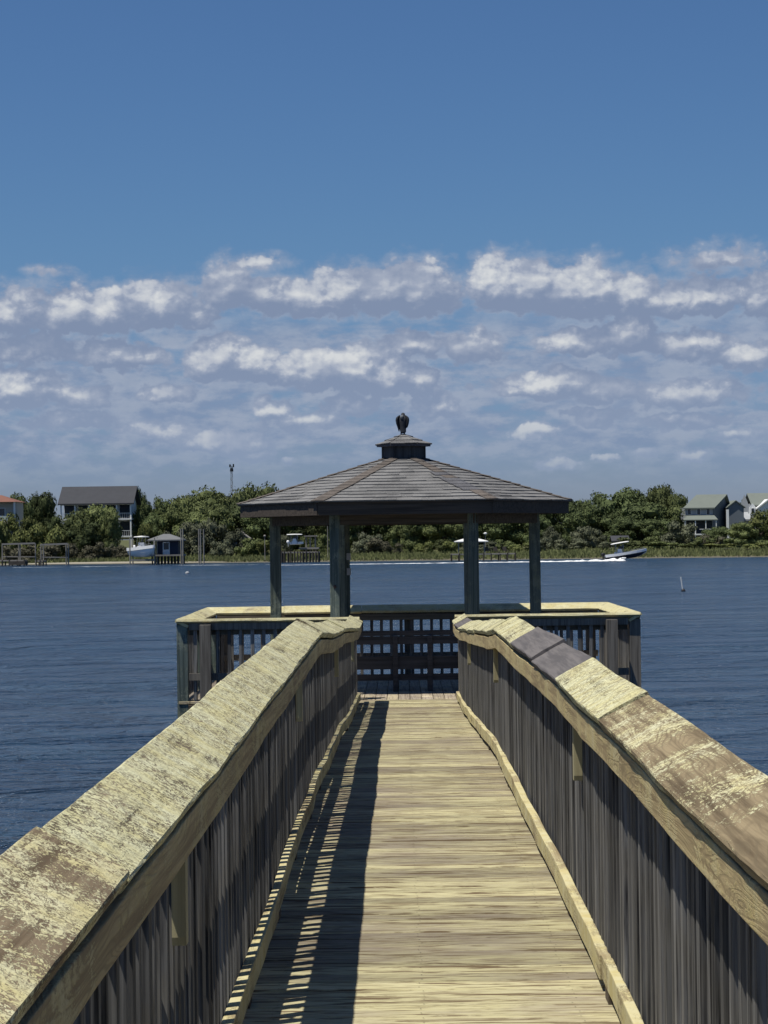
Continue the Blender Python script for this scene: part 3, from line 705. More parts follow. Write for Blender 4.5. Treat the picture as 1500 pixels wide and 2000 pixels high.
ring = [hexp(.375, k, cz) for k in range(6)]; ring2 = [hexp(.375, k, cz - .028) for k in range(6)]; rin = [hexp(.28, k, cz - .028) for k in range(6)]
for k in range(6):
    j = (k + 1) % 6; mb.add([ring[k], ring[j], apex], [(0, 1, 2)]); mb.add([ring[k], ring[j], ring2[j], ring2[k]], [(3, 2, 1, 0)]); mb.add([ring2[k], ring2[j], rin[j], rin[k]], [(3, 2, 1, 0)])
mb.cur = 0
for k in range(6):
    A, B = hexp(.392, k, cz - .004), hexp(.392, k + 1, cz - .004); nrm = (B - A).cross(apex - A).normalized()
    if nrm.z < 0: nrm = -nrm
    for c in range(3):
        t0 = c / 3; t1 = min(.97, (c + 1.2) / 3); es = [0, random.uniform(.35, .65), 1] if c < 2 else [0, 1]
        for a, b_ in zip(es, es[1:]):
            l = random.uniform(.010, .02); q0, q1, q2, q3 = A.lerp(apex, t0), B.lerp(apex, t0), A.lerp(apex, t1), B.lerp(apex, t1)
            p0 = q0.lerp(q1, a) + nrm * l; p1 = q0.lerp(q1, b_) + nrm * (l + random.uniform(-.004, .005))
            mb.add([p0, p1, q2.lerp(q3, b_) + nrm * .004, q2.lerp(q3, a) + nrm * .004, p0 - nrm * .012, p1 - nrm * .012], [(0, 1, 2, 3), (4, 5, 1, 0)])
mb.build('cupola_roof', [M['shingle'], M['shingle_new']], cup)

# --- bench with its back to us
bz = thing('bench', 'dark wooden bench inside the gazebo, its back towards the boardwalk', 'bench', (GC.x, 30.3, PZ))
bx0, bx1, by = GC.x - .80, GC.x + .80, 30.62
mb = MB(); mb.box(bx0, bx1, by, by + .04, PZ + .75, PZ + .82); mb.build('back_rail', M['bench'], bz, .004)
mb = MB(); mb.box(bx0, bx1, by + .01, by + .045, PZ + .635, PZ + .745); mb.build('back_rail', M['bench'], bz, .004)
mb = MB()
for i in range(3): mb.box(bx0, bx1, by + .045 + i * .14, by + .18 + i * .14, PZ + .42, PZ + .455)
mb.build('seat', M['bench'], bz, .004)
mb = MB(); mb.box(bx0, bx1, by + .01, by + .045, PZ + .30, PZ + .475); mb.build('seat_rail', M['bench'], bz, .003)
mb = MB(); mb.box(bx0, bx1, by + .01, by + .045, PZ + .15, PZ + .235); mb.build('stretcher', M['bench'], bz, .003)
for xx in (bx0 + .02, GC.x - .185, GC.x + .28, bx1 - .09):
    mb = MB(); mb.box(xx, xx + .07, by - .036, by - .0005, PZ + .001, PZ + .749); mb.build('leg', M['bench'], bz, .004)
    mb = MB(); mb.box(xx, xx + .07, by + .36, by + .43, PZ + .001, PZ + .419); mb.build('leg', M['bench'], bz, .004)

# --- bird on the cupola
BZ = CZ + .375
bird = thing('bird', 'dark hunched bird perched on top of the gazebo cupola, wings folded', 'bird', (GC.x - .01, GC.y, BZ))
def ell(cx, cy, z, rx, ry, n=16, ph=0): return [Vector((cx + rx * math.cos(2 * math.pi * i / n + ph), cy + ry * math.sin(2 * math.pi * i / n + ph), z)) for i in range(n)]
bx, byy = GC.x - .01, GC.y
mb = MB()
mb.rings([ell(bx + .006, byy - .045, BZ + .004, .026, .012), ell(bx + .008, byy - .035, BZ + .03, .040, .022), ell(bx + .002, byy - .015, BZ + .065, .046, .040), ell(bx - .002, byy, BZ + .11, .056, .055),
          ell(bx, byy + .006, BZ + .16, .068, .066), ell(bx + .002, byy + .01, BZ + .205, .072, .068), ell(bx + .002, byy + .012, BZ + .235, .062, .056), ell(bx + .004, byy + .014, BZ + .252, .040, .040),
          ell(bx + .006, byy + .014, BZ + .262, .028, .034), ell(bx + .008, byy + .022, BZ + .276, .027, .036), ell(bx + .008, byy + .026, BZ + .288, .022, .028), ell(bx + .008, byy + .028, BZ + .296, .010, .012)])
bb = mb.build('body', M['bird'], bird)
for sgn, dz in ((-1, 0), (1, .0)):
    mb = MB(); rg = []
    for z, xo, w_, d_ in ((BZ + .035 + (.0 if sgn < 0 else .045), .050, .006, .020), (BZ + .09, .058, .014, .038), (BZ + .14, .070, .019, .055), (BZ + .19, .077, .021, .062), (BZ + .225, .070, .021, .055), (BZ + .25, .052, .014, .036), (BZ + .262, .036, .006, .014)):
        rg.append(ell(bx + sgn * xo * (1 if sgn < 0 else .96), byy - .008, z, w_, d_, 12))
    mb.rings(rg); mb.build('wing', M['bird_wing'], bird)
mb = MB(); mb.rings([ell(bx - .012, byy - .052, BZ + .20, .012, .006, 10), ell(bx - .014, byy - .058, BZ + .225, .022, .012, 10), ell(bx - .010, byy - .045, BZ + .250, .024, .016, 10), ell(bx - .004, byy - .03, BZ + .262, .010, .01, 10)]); mb.build('neck_ruff', M['bird_pale'], bird)
mb = MB(); mb.rings([ell(bx + .008, byy + .05, BZ + .284, .008, .004, 8), ell(bx + .008, byy + .062, BZ + .279, .0075, .009, 8), ell(bx + .008, byy + .075, BZ + .270, .003, .005, 8)]); mb.build('beak', M['black'], bird)
for sgn in (-1, 1):
    mb = MB(); x0 = bx + sgn * .024; mb.tube((x0, byy, BZ + .07), (x0, byy + .004, BZ + .004), .010, .006, 8)
    for a in (-.5, 0, .5): mb.tube((x0, byy + .004, BZ + .004), (x0 + .03 * math.sin(a), byy - .03 * math.cos(a), BZ - .006), .005, .003, 6)
    mb.build('foot', M['grey_wood'], bird)

# ------------------------------------------------------------------ water, far shore
mb = MB(); mb.add([(-3000, -400, 0), (3000, -400, 0), (3000, 1200, 0), (-3000, 1200, 0)], [(0, 1, 2, 3)])
tag(mb.build('water', M['water']), kind='structure')
def shore(x):        # distance of the waterline at lateral x
    return 365 - x * .20 + 3.0 * N1(x * .03, 1) + 1.2 * N1(x * .15, 2)
mb = MB(); xs = [-3000, -1500, -700, -300, -150] + [-100 + i * 2 for i in range(101)] + [150, 300, 700, 1500, 3000]
prof = [(-14, -1.2), (-2, -.15), (0, .02), (2, .16), (8, .45), (16, .85), (30, 1.4), (60, 1.7), (200, 2.0), (4000, 2.0)]
rows = []
for x in xs:
    xx = max(-160, min(160, x)); rows.append([(x, shore(xx) + d, z + (.12 * N1(x * .1 + d, d) if 1 < d < 100 else 0)) for d, z in prof])
n = len(prof); vs = [p for r in rows for p in r]; fs = [(i * n + j, (i + 1) * n + j, (i + 1) * n + j + 1, i * n + j + 1) for i in range(len(rows) - 1) for j in range(n - 1)]
mb.add(vs, fs); tag(mb.build('far_shore_ground', M['land']), kind='structure')
def gz_(x, y):
    d = y - shore(x)
    for (a, za), (b_, zb) in zip(prof, prof[1:]):
        if d <= b_: return za + (zb - za) * max(0, (d - a)) / (b_ - a)
    return 2.0
# beach strip on the left
mb = MB(); pts = []
for i in range(31):
    x = -66 + i * 1.25; s_ = shore(x); wv = 2.6 * math.sin(math.pi * i / 30) + .4 * abs(N1(x, 3)); pts.append(((x, s_ + .3, .10), (x, s_ + .5 + wv, .12 + .075 * wv + .05)))
mb.add([q for p in pts for q in p], [(2 * i, 2 * i + 2, 2 * i + 3, 2 * i + 1) for i in range(30)]); tag(mb.build('beach', M['sand']), kind='structure')
# marsh grass (uncountable)
mb = MB(); rnd = random.Random(3)
for i in range(17000):
    x = rnd.uniform(-72, 72); d = 1.0 + abs(rnd.gauss(0, 9)) if rnd.random() < .6 else rnd.uniform(1, 26)
    if x < -40 and d < 4: continue
    y = shore(x) + d; z = gz_(x, y); h = rnd.uniform(.3, .62) * (.55 + min(1, d / 6) * .45); a = rnd.uniform(0, math.pi); wv = rnd.uniform(.06, .16); c_, s_ = math.cos(a) * wv, math.sin(a) * wv; l = rnd.uniform(-.25, .25)
    mb.add([(x - c_, y - s_, z - .05), (x + c_, y + s_, z - .05), (x + l + c_ * .3, y + l * .5, z + h), (x + l - c_ * .3, y + l * .5, z + h)], [(0, 1, 2, 3)])
tag(mb.build('marsh_grass', M['grass']), 'band of yellow-green marsh grass along the far waterline', 'grass', kind='stuff')

# --- crowns
ICO = None
def icos(c, r, mb):
    t = (1 + 5 ** .5) / 2; vs = [(-1, t, 0), (1, t, 0), (-1, -t, 0), (1, -t, 0), (0, -1, t), (0, 1, t), (0, -1, -t), (0, 1, -t), (t, 0, -1), (t, 0, 1), (-t, 0, -1), (-t, 0, 1)]
    fs = [(0, 11, 5), (0, 5, 1), (0, 1, 7), (0, 7, 10), (0, 10, 11), (1, 5, 9), (5, 11, 4), (11, 10, 2), (10, 7, 6), (7, 1, 8), (3, 9, 4), (3, 4, 2), (3, 2, 6), (3, 6, 8), (3, 8, 9), (4, 9, 5), (2, 4, 11), (6, 2, 10), (8, 6, 7), (9, 8, 1)]
    mb.add([(c[0] + r[0] * x / 1.9, c[1] + r[1] * y / 1.9, c[2] + r[2] * z / 1.9) for x, y, z in vs], fs)
def crown_mesh(seed, leaves=2600, size=.035, nb=20, airy=.0, flat=.8, bushy=False):
    """unit crown: radius 1, z from 0 to 1"""
    r_ = random.Random(seed); blobs = []
    for i in range(nb):
        a = r_.uniform(0, 2 * math.pi); rr_ = r_.random() ** .6 * .72; zz = r_.uniform(.08, .82) if not bushy else r_.uniform(.1, .68)
        lim = math.sqrt(max(0, 1 - ((zz - .34) / .62) ** 2)); rr_ *= lim
        s = r_.uniform(.20, .36); blobs.append((rr_ * math.cos(a), rr_ * math.sin(a), zz, s, s * flat * .62))
    mb = MB()
    for b_ in blobs: icos(b_[:3], (b_[3] * .74, b_[3] * .74, b_[4] * .74), mb)
    cnt = 0
    while cnt < leaves:
        b_ = r_.choice(blobs); d = Vector((r_.gauss(0, 1), r_.gauss(0, 1), r_.gauss(.25, 1))).normalized(); k = r_.uniform(.78, 1.10 + airy) if r_.random() < .9 else r_.uniform(1.05, 1.3)
        p = Vector((b_[0] + d.x * b_[3] * k, b_[1] + d.y * b_[3] * k, b_[2] + d.z * b_[4] * k))
        ins = False
        for c in blobs:
            if c is b_: continue
            q = ((p.x - c[0]) / c[3]) ** 2 + ((p.y - c[1]) / c[3]) ** 2 + ((p.z - c[2]) / c[4]) ** 2
            if q < .55: ins = True; break
        if ins: continue
        nrm = (d + Vector((r_.gauss(0, .5), r_.gauss(0, .5), r_.gauss(.1, .5)))).normalized(); t1 = nrm.orthogonal().normalized(); t1.rotate(Matrix.Rotation(r_.uniform(0, 6.28), 3, nrm)); t2 = nrm.cross(t1)
        s = size * r_.uniform(.6, 1.35); sh = r_.uniform(.5, .9)
        sc = Vector((1, 1, .62))
        def q_(v): return p + Vector((v.x, v.y, v.z * .8))
        mb.add([q_(t1 * s), q_(t2 * s * sh), q_(-t1 * s), q_(-t2 * s * sh)], [(0, 1, 2, 3)]); cnt += 1
    return mb
def norm(mb):
    rx = sorted(math.hypot(x, y) for x, y, z in mb.v)[int(len(mb.v) * .985)]; zs = sorted(z for x, y, z in mb.v); z0, z1 = zs[int(len(zs) * .01)], zs[int(len(zs) * .995)]
    mb.v = [(x / rx, y / rx, (z - z0) / (z1 - z0)) for x, y, z in mb.v]; return mb
def mesh_of(mb, name, mt):
    if 'crown' in name: norm(mb)
    me = bpy.data.meshes.new(name); me.from_pydata(mb.v, [], mb.f); me.materials.append(mt); return me
crowns = {}
for key, mt, args in (('oak', 'leaf_dark', dict(leaves=4200, size=.032, nb=34)), ('broad', 'leaf_mid', dict(leaves=4200, size=.032, nb=32)), ('light', 'leaf_yellow', dict(leaves=2400, size=.045, nb=16, airy=.1)),
                      ('grey', 'leaf_grey', dict(leaves=2400, size=.040, nb=18, bushy=True)), ('bush', 'leaf_mid', dict(leaves=1500, size=.055, nb=12, bushy=True)), ('ybush', 'leaf_yellow', dict(leaves=1500, size=.055, nb=12, bushy=True)), ('dry', 'leaf_dry', dict(leaves=1500, size=.05, nb=12, bushy=True, airy=.2))):
    crowns[key] = [mesh_of(crown_mesh(100 + i * 7 + len(crowns) * 31, **args), key + '_crown', M[mt]) for i in range(4)]
def trunk_mesh(seed):
    r_ = random.Random(seed); mb = MB(); mb.tube((0, 0, -.06), (.02, 0, .35), .05, .035, 8)
    for i in range(5):
        a = i * 1.26 + r_.random(); r2 = r_.uniform(.35, .6); mb.tube((.02, 0, r_.uniform(.25, .34)), (r2 * math.cos(a), r2 * math.sin(a), r_.uniform(.5, .75)), .026, .009, 6)
    return mesh_of(mb, 'trunk', M['bark'])
trunks = [trunk_mesh(i) for i in range(3)]
WORD = {'oak': ('dark_tree', 'dark green rounded tree', 'tree'), 'broad': ('broadleaf_tree', 'mid green domed tree', 'tree'), 'light': ('light_tree', 'yellow-green leafy tree', 'tree'), 'grey': ('grey_green_shrub', 'grey-green rounded shrub', 'shrub'),
        'bush': ('green_shrub', 'low green shrub', 'shrub'), 'ybush': ('yellow_green_shrub', 'yellow-green low shrub', 'shrub'), 'dry': ('dry_brush', 'dry brown brush clump', 'shrub')}
ORD = ['leftmost', 'second from left', 'third from left', 'fourth from left', 'fifth from left', 'sixth from left', 'seventh from left', 'eighth from left', 'ninth from left', 'tenth from left', 'eleventh from left', 'twelfth from left', 'thirteenth from left', 'fourteenth from left']
# where on the far shore (by pixel column of the photo)
ZONES = [(-200, 104, 'left of the dark-roofed house'), (104, 262, 'before the dark-roofed house'), (262, 520, 'between dark-roofed house and gazebo'), (520, 788, 'seen under the left half of the gazebo roof'),
         (788, 1085, 'seen under the right half of the gazebo roof'), (1085, 1335, 'right of the gazebo, left of the grey house'), (1335, 2000, 'by the grey house at right')]
specs = []
def veg(key, px, topy, wpx, Dd, base=None): specs.append((key, px, topy, wpx, Dd, base))
# skyline trees: kind, centre px, top py, width px, distance
for a in [('oak', 40, 968, 60, 425), ('oak', 78, 966, 62, 432), ('light', 20, 1005, 60, 405), ('oak', -20, 975, 60, 430), ('oak', 92, 975, 40, 440),
          ('broad', 150, 998, 80, 396), ('broad', 195, 990, 90, 398), ('broad', 212, 1000, 46, 394), ('oak', 112, 1010, 60, 400), ('oak', 165, 1022, 80, 392), ('light', 60, 1012, 70, 400),
          ('oak', 274, 957, 32, 430), ('oak', 300, 975, 60, 425), ('oak', 325, 981, 60, 430), ('oak', 280, 985, 50, 418), ('oak', 300, 1005, 50, 410),
          ('broad', 360, 972, 80, 420), ('broad', 400, 958, 110, 422), ('broad', 440, 962, 90, 420), ('broad', 345, 995, 70, 412), ('broad', 410, 985, 110, 410), ('broad', 380, 1000, 90, 405),
          ('broad', 480, 952, 90, 432), ('broad', 520, 951, 90, 436), ('broad', 560, 958, 90, 436), ('oak', 470, 985, 90, 415), ('oak', 515, 990, 90, 412), ('oak', 550, 1000, 80, 410),
          ('broad', 620, 960, 100, 436), ('oak', 690, 962, 110, 432), ('broad', 760, 960, 110, 436), ('oak', 830, 962, 110, 432), ('broad', 900, 964, 110, 436), ('oak', 970, 966, 110, 430), ('broad', 1035, 970, 100, 436),
          ('oak', 675, 1015, 60, 402), ('broad', 785, 1018, 50, 400), ('grey', 725, 1042, 60, 394), ('oak', 590, 995, 80, 410), ('broad', 640, 1000, 80, 405), ('oak', 700, 1005, 80, 408), ('oak', 755, 1005, 80, 408), ('oak', 810, 1005, 80, 404), ('broad', 865, 1004, 90, 402), ('oak', 925, 1005, 80, 406), ('oak', 985, 1003, 80, 403), ('oak', 1040, 1005, 70, 402),
          ('oak', 1085, 985, 70, 430), ('oak', 1120, 977, 80, 428), ('oak', 1160, 966, 90, 430), ('oak', 1205, 962, 100, 430), ('oak', 1250, 957, 100, 432), ('broad', 1290, 952, 74, 430), ('broad', 1318, 968, 50, 428), ('oak', 1185, 990, 100, 415), ('oak', 1250, 985, 100, 413), ('oak', 1135, 1000, 80, 412), ('broad', 1305, 990, 70, 414), ('oak', 1220, 1010, 90, 405), ('oak', 1280, 1015, 70, 403),
          ('oak', 1465, 976, 50, 440), ('oak', 1448, 985, 40, 438), ('light', 1485, 1000, 70, 392), ('broad', 1450, 1022, 60, 390), ('broad', 1520, 990, 60, 395), ('oak', 1400, 1030, 60, 398)]: veg(*a)
for a in [('ybush', 62, 1028, 70, 392), ('ybush', 105, 1030, 66, 390), ('ybush', 30, 1040, 60, 390), ('bush', 5, 1025, 50, 392), ('dry', 150, 1062, 60, 386), ('dry', 185, 1060, 50, 386), ('dry', 95, 1064, 60, 386), ('dry', 50, 1066, 60, 386), ('dry', 235, 1066, 40, 386), ('grey', 212, 1064, 34, 388), ('dry', 15, 1068, 50, 386),
          ('ybush', 275, 1025, 36, 398), ('grey', 330, 1040, 60, 392), ('grey', 375, 1022, 80, 396), ('grey', 420, 1018, 80, 397), ('grey', 455, 1035, 56, 392), ('grey', 432, 1055, 50, 385), ('bush', 500, 1052, 60, 386), ('ybush', 525, 1058, 50, 383), ('bush', 475, 1062, 40, 384),
          ('grey', 555, 1046, 40, 390), ('bush', 600, 1050, 44, 388), ('bush', 640, 1045, 40, 390), ('ybush', 665, 1052, 40, 386), ('grey', 700, 1055, 44, 386), ('dry', 735, 1052, 50, 386), ('dry', 765, 1058, 40, 384), ('bush', 795, 1056, 50, 385), ('ybush', 830, 1058, 44, 384), ('bush', 860, 1055, 44, 385), ('ybush', 885, 1058, 36, 384), ('grey', 950, 1058, 50, 384), ('bush', 985, 1055, 50, 384), ('ybush', 1020, 1060, 50, 383), ('grey', 1055, 1050, 50, 384), ('grey', 915, 1060, 40, 385),
          ('grey', 1085, 1030, 50, 392), ('grey', 1115, 1052, 60, 384), ('grey', 1150, 1030, 62, 392), ('grey', 1185, 1058, 40, 384), ('bush', 1240, 1050, 70, 384), ('bush', 1275, 1048, 50, 384), ('bush', 1300, 1058, 60, 380), ('grey', 1325, 1020, 80, 392), ('bush', 1345, 1058, 50, 378),
          ('bush', 1375, 1050, 50, 378), ('ybush', 1405, 1062, 60, 376), ('dry', 1390, 1045, 50, 380), ('bush', 1440, 1052, 50, 376), ('ybush', 1475, 1060, 50, 374), ('bush', 1505, 1050, 50, 376), ('dry', 1455, 1072, 40, 372), ('grey', 1430, 1070, 40, 373)]: veg(*a)
# zone ranks so that every label names one plant
rank = {}
for i, (key, px, topy, wpx, Dd, base) in enumerate(specs):
    z = next(zz[2] for zz in ZONES if zz[0] <= px < zz[1]); rank.setdefault((key, z), []).append((px, i))
lab = {}
for (key, z), L in rank.items():
    L.sort()
    for r_i, (px, i) in enumerate(L):
        w_ = WORD[key][1]; lab[i] = (f'{w_} {z}' if len(L) == 1 else f'{ORD[r_i]} {WORD[key][1]} {z}').replace('brush clumps', 'brush clumps')
rnd = random.Random(11)
for i, (key, px, topy, wpx, Dd, base) in enumerate(specs):
    name, word, cat = WORD[key]
    t_ = at(px, topy, Dd); gz0 = gz_(t_.x, Dd); H = t_.z - gz0; rad = wpx / 2 * Dd / F * 1.2
    root = thing(name, lab[i], cat, (t_.x, Dd, gz0), {'tree': 'trees on the far shore', 'shrub': 'shrubs on the far shore'}[cat])
    c = bpy.data.objects.new('crown', rnd.choice(crowns[key])); col.objects.link(c); c.parent = root
    lift = .03 if cat == 'tree' else -.06
    c.location = (0, 0, H * lift); c.scale = (rad, rad * .85, H * (1 - lift) * 1.03); c.rotation_euler = (0, 0, rnd.uniform(0, 6.28))
    if cat == 'tree':
        tr = bpy.data.objects.new('trunk', rnd.choice(trunks)); col.objects.link(tr); tr.parent = root; tr.scale = (rad, rad, H); tr.rotation_euler = (0, 0, rnd.uniform(0, 6))

# ------------------------------------------------------------------ houses
def gable(mb, x0, x1, y0, y1, ze, zr, ov=.4, th=.18, axis='X'):
    """gable roof slab pair, ridge along axis"""
    if axis == 'X':
        ym = (y0 + y1) / 2; a = [(x0 - ov, y0 - ov, ze - .1), (x1 + ov, y0 - ov, ze - .1), (x1 + ov, ym, zr), (x0 - ov, ym, zr)]; b_ = [(x0 - ov, y1 + ov, ze - .1), (x1 + ov, y1 + ov, ze - .1), (x1 + ov, ym, zr), (x0 - ov, ym, zr)]
    else:
        xm = (x0 + x1) / 2; a = [(x0 - ov, y0 - ov, ze - .1), (x0 - ov, y1 + ov, ze - .1), (xm, y1 + ov, zr), (xm, y0 - ov, zr)]; b_ = [(x1 + ov, y0 - ov, ze - .1), (x1 + ov, y1 + ov, ze - .1), (xm, y1 + ov, zr), (xm, y0 - ov, zr)]
    for q in (a, b_):
        lo = [(x, y, z - th) for x, y, z in q]; mb.add(q + lo, [(0, 1, 2, 3), (7, 6, 5, 4), (0, 1, 5, 4), (1, 2, 6, 5), (2, 3, 7, 6), (3, 0, 4, 7)])
    return mb
def gwall(mb, x0, x1, y0, y1, z0, ze, zr, axis='X'):
    mb.box(x0, x1, y0, y1, z0, ze)
    if axis == 'X':
        ym = (y0 + y1) / 2
        for x in (x0 + .01, x1 - .01): mb.add([(x, y0, ze), (x, y1, ze), (x, ym, zr - .2)], [(0, 1, 2)])
    else:
        xm = (x0 + x1) / 2
        for y in (y0 + .01, y1 - .01): mb.add([(x0, y, ze), (x1, y, ze), (xm, y, zr - .2)], [(0, 1, 2)])
    return mb
def window(root, x0, x1, y, z0, z1, fr=.12):
    mb = MB(); mb.box(x0 - fr, x1 + fr, y - .08, y - .002, z0 - fr, z1 + fr); f = mb.build('window', M['trim'], root)
    mb = MB(); mb.box(x0, x1, y - .11, y - .082, z0, z1); mb.build('pane', M['glass'], f)
# 1. big dark-roofed house on stilts with three-storey porch
Dh = 415
A = at(118, 983, Dh); B = at(257, 982, Dh); ridge = at(180, 950, Dh + 5).z
H1 = thing('stilt_house', 'tall white house with long charcoal gable roof and stacked porches, behind trees', 'house', ((A.x + B.x) / 2, Dh + 5, 1.6))
x0, x1 = A.x, B.x; ze = A.z; y0 = Dh + 3.0
mb = MB(); gwall(mb, x0 + .2, x1 - .4, y0, Dh + 11, 4.0, ze, ridge, 'X'); mb.build('wall', M['wall_white'], H1)
mb = MB(); gable(mb, x0, x1, Dh, Dh + 11, ze, ridge, .45, .25); mb.build('roof', M['roof_dark'], H1)
mb = MB(); mb.add([(x0 + .1, Dh + .3, ze), (x0 + .1, Dh + 10.7, ze), (x0 + .1, Dh + 5.5, ridge - .3)], [(0, 1, 2)]); mb.build('gable_panel', M['wall_pale_blue'], H1)
mb = MB(); mb.box(x0, x1, Dh - .1, Dh + .12, ze - .42, ze - .12); mb.build('porch_beam', M['trim'], H1)
nn = 6
for i in range(nn):
    xx = x0 + .1 + (x1 - x0 - .3) * i / (nn - 1); mb = MB(); mb.box(xx - .13, xx + .13, Dh - .08, Dh + .12, 1.4, ze - .42); mb.build('porch_column', M['trim'], H1)
for zf in (ze - 2.9, ze - 6.1):
    mb = MB(); mb.box(x0, x1, Dh - .15, y0, zf - .25, zf); mb.build('porch_floor', M['trim'], H1)
    mb = MB(); mb.box(x0, x1, Dh - .02, Dh + .04, zf + .92, zf + 1.0); 
    for q in range(40): xx = x0 + (x1 - x0) * q / 39; mb.box(xx - .02, xx + .02, Dh - .01, Dh + .03, zf, zf + .92)
    mb.build('porch_railing', M['trim'], H1)
for i in range(nn - 1):
    xa = x0 + .1 + (x1 - x0 - .3) * i / (nn - 1) + .2; xb = x0 + .1 + (x1 - x0 - .3) * (i + 1) / (nn - 1) - .2
    for zf in (ze - 2.9, ze - 6.1):
        mb = MB(); mb.box(xa, xb, y0 - .06, y0 - .002, zf + .1, zf + 2.7); mb.build('window', M['screen'], H1)
for xx in (at(228, 1045, Dh).x,):
    mb = MB(); mb.box(xx - .2, xx + .2, Dh + .5, Dh + .9, 1.3, 5.0); mb.build('stilt', M['trim'], H1)
# 2. red roofed house at the left edge
Dh = 405; A = at(30, 980, Dh); B = at(-75, 980, Dh)
H2 = thing('villa', 'beige house with terracotta roof and balconies cut by the left picture edge', 'house', ((A.x + B.x) / 2, Dh + 4, 1.6))
x0, x1, ze = B.x, A.x, A.z; mb = MB(); mb.box(x0, x1 - .1, Dh + 1.6, Dh + 9, 1.5, ze); mb.build('wall', M['wall_beige'], H2)
mb = MB(); c0 = [(x0 - .5, Dh - .5, ze), (x1 + .3, Dh - .5, ze), (x1 + .3, Dh + 9.5, ze), (x0 - .5, Dh + 9.5, ze)]; xt = x1 - 3.2; rz = at(10, 967, Dh + 4).z
c1 = [(x0 + 3, Dh + 4.5, rz), (xt, Dh + 4.5, rz)]; mb.add(c0 + c1, [(0, 1, 5, 4), (1, 2, 5), (2, 3, 4, 5), (3, 0, 4), (3, 2, 1, 0)])
for k in range(14):   # tile ribs
    pass
mb.build('roof', M['roof_red'], H2)
for zf in (at(15, 1018, Dh).z, at(15, 1041, Dh).z - .5):
    mb = MB(); mb.box(x0, x1, Dh - .1, Dh + 1.6, zf - .35, zf); mb.build('balcony_floor', M['trim'], H2)
    mb = MB(); mb.box(x0, x1 - .1, Dh - .02, Dh + .02, zf + .1, zf + 1.0); mb.build('balcony_rail', M['wall_pale_blue'], H2)
    window(H2, x1 - 3.2, x1 - 2.2, Dh + 1.6, zf + .3, zf + 2.3)
for xx in (x1 - .2, x1 - 5.5): mb = MB(); mb.box(xx - .15, xx + .15, Dh, Dh + .3, 1.4, ze); mb.build('column', M['trim'], H2)
# 3. grey house at right
Dh = 415; e0 = at(1338, 991, Dh); e1 = at(1392, 991, Dh); r0 = at(1361, 966, Dh + 4); r1 = at(1424, 966, Dh + 4)
H3 = thing('grey_house', 'grey two-storey house with sage roof, small dark windows and screened porch', 'house', ((e0.x + e1.x) / 2 + 2, Dh + 4, 1.6))
x0, x1 = e0.x, e1.x; ze = e0.z; zr = r0.z
mb = MB(); mb.box(x0, x1, Dh, Dh + 8, 1.5, ze); mb.build('wall', M['wall_grey'], H3)
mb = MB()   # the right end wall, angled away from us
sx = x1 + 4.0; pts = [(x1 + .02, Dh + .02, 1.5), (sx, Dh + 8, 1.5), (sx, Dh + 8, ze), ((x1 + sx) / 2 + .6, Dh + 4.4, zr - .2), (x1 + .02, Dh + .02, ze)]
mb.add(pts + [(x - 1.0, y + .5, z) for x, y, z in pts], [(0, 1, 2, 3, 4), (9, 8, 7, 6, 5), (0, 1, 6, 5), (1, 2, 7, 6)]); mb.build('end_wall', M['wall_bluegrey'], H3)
mb = MB(); q = [(x0 - .4, Dh - .5, ze - .1), (x1 + .3, Dh - .5, ze - .1), (r1.x - .3, Dh + 4.4, zr), (r0.x, Dh + 4.4, zr)]; q2 = [(x0 + 3.4, Dh + 9, ze - .1), (sx + .6, Dh + 8.4, ze - .1), (r1.x - .3, Dh + 4.4, zr), (r0.x, Dh + 4.4, zr)]
for g in (q, q2): mb.add(g + [(x, y, z - .22) for x, y, z in g], [(0, 1, 2, 3), (7, 6, 5, 4), (0, 1, 5, 4), (1, 2, 6, 5), (2, 3, 7, 6), (3, 0, 4, 7)])
mb.add([(x0 - .35, Dh - .3, ze - .12), (x0 + 3.4, Dh + 9, ze - .12), (r0.x, Dh + 4.4, zr - .05)], [(0, 1, 2)])
mb.build('roof', M['roof_sage'], H3)
for px in (1346, 1364.5, 1383): p = at(px, 999, Dh); window(H3, p.x - .28, p.x + .28, Dh, p.z - .55, p.z + .5, .06)
zl = at(1360, 1014, Dh).z; zt = at(1360, 1006, Dh).z
mb = MB(); mb.add([(x0 - .7, Dh - 3, zl - .1), (x1 + .5, Dh - 3, zl - .1), (x1 + .2, Dh - .005, zt), (x0, Dh - .005, zt), (x0 - .7, Dh - 3, zl - .25), (x1 + .5, Dh - 3, zl - .25), (x1 + .2, Dh - .005, zt - .2), (x0, Dh - .005, zt - .2)], [(0, 1, 2, 3), (7, 6, 5, 4), (0, 1, 5, 4), (1, 2, 6, 5), (3, 0, 4, 7)]); mb.build('porch_roof', M['roof_sage'], H3)
mb = MB(); mb.box(x0 + .3, x1 - .2, Dh - .3, Dh - .01, zl - 2.6, zl - .3); mb.build('porch_screen', M['screen'], H3)
for i in range(4): xx = x0 - .4 + (x1 - x0 + .6) * i / 3; mb = MB(); mb.box(xx - .08, xx + .08, Dh - 2.9, Dh - 2.7, 1.5, zl - .2); mb.build('porch_post', M['trim'], H3)
mb = MB(); mb.box(x0 - .5, x1 + .3, Dh - 3, Dh - .31, zl - 2.9, zl - 2.65); mb.build('porch_floor', M['trim'], H3)
mb = MB(); mb.box(x0 + 2.2, x1 + .3, Dh - 2.95, Dh - 2.88, zl - 1.9, zl - 1.78); mb.build('porch_rail', M['trim'], H3)
p0 = at(1412, 1045, Dh + 3); p1 = at(1453, 985, Dh + 3)
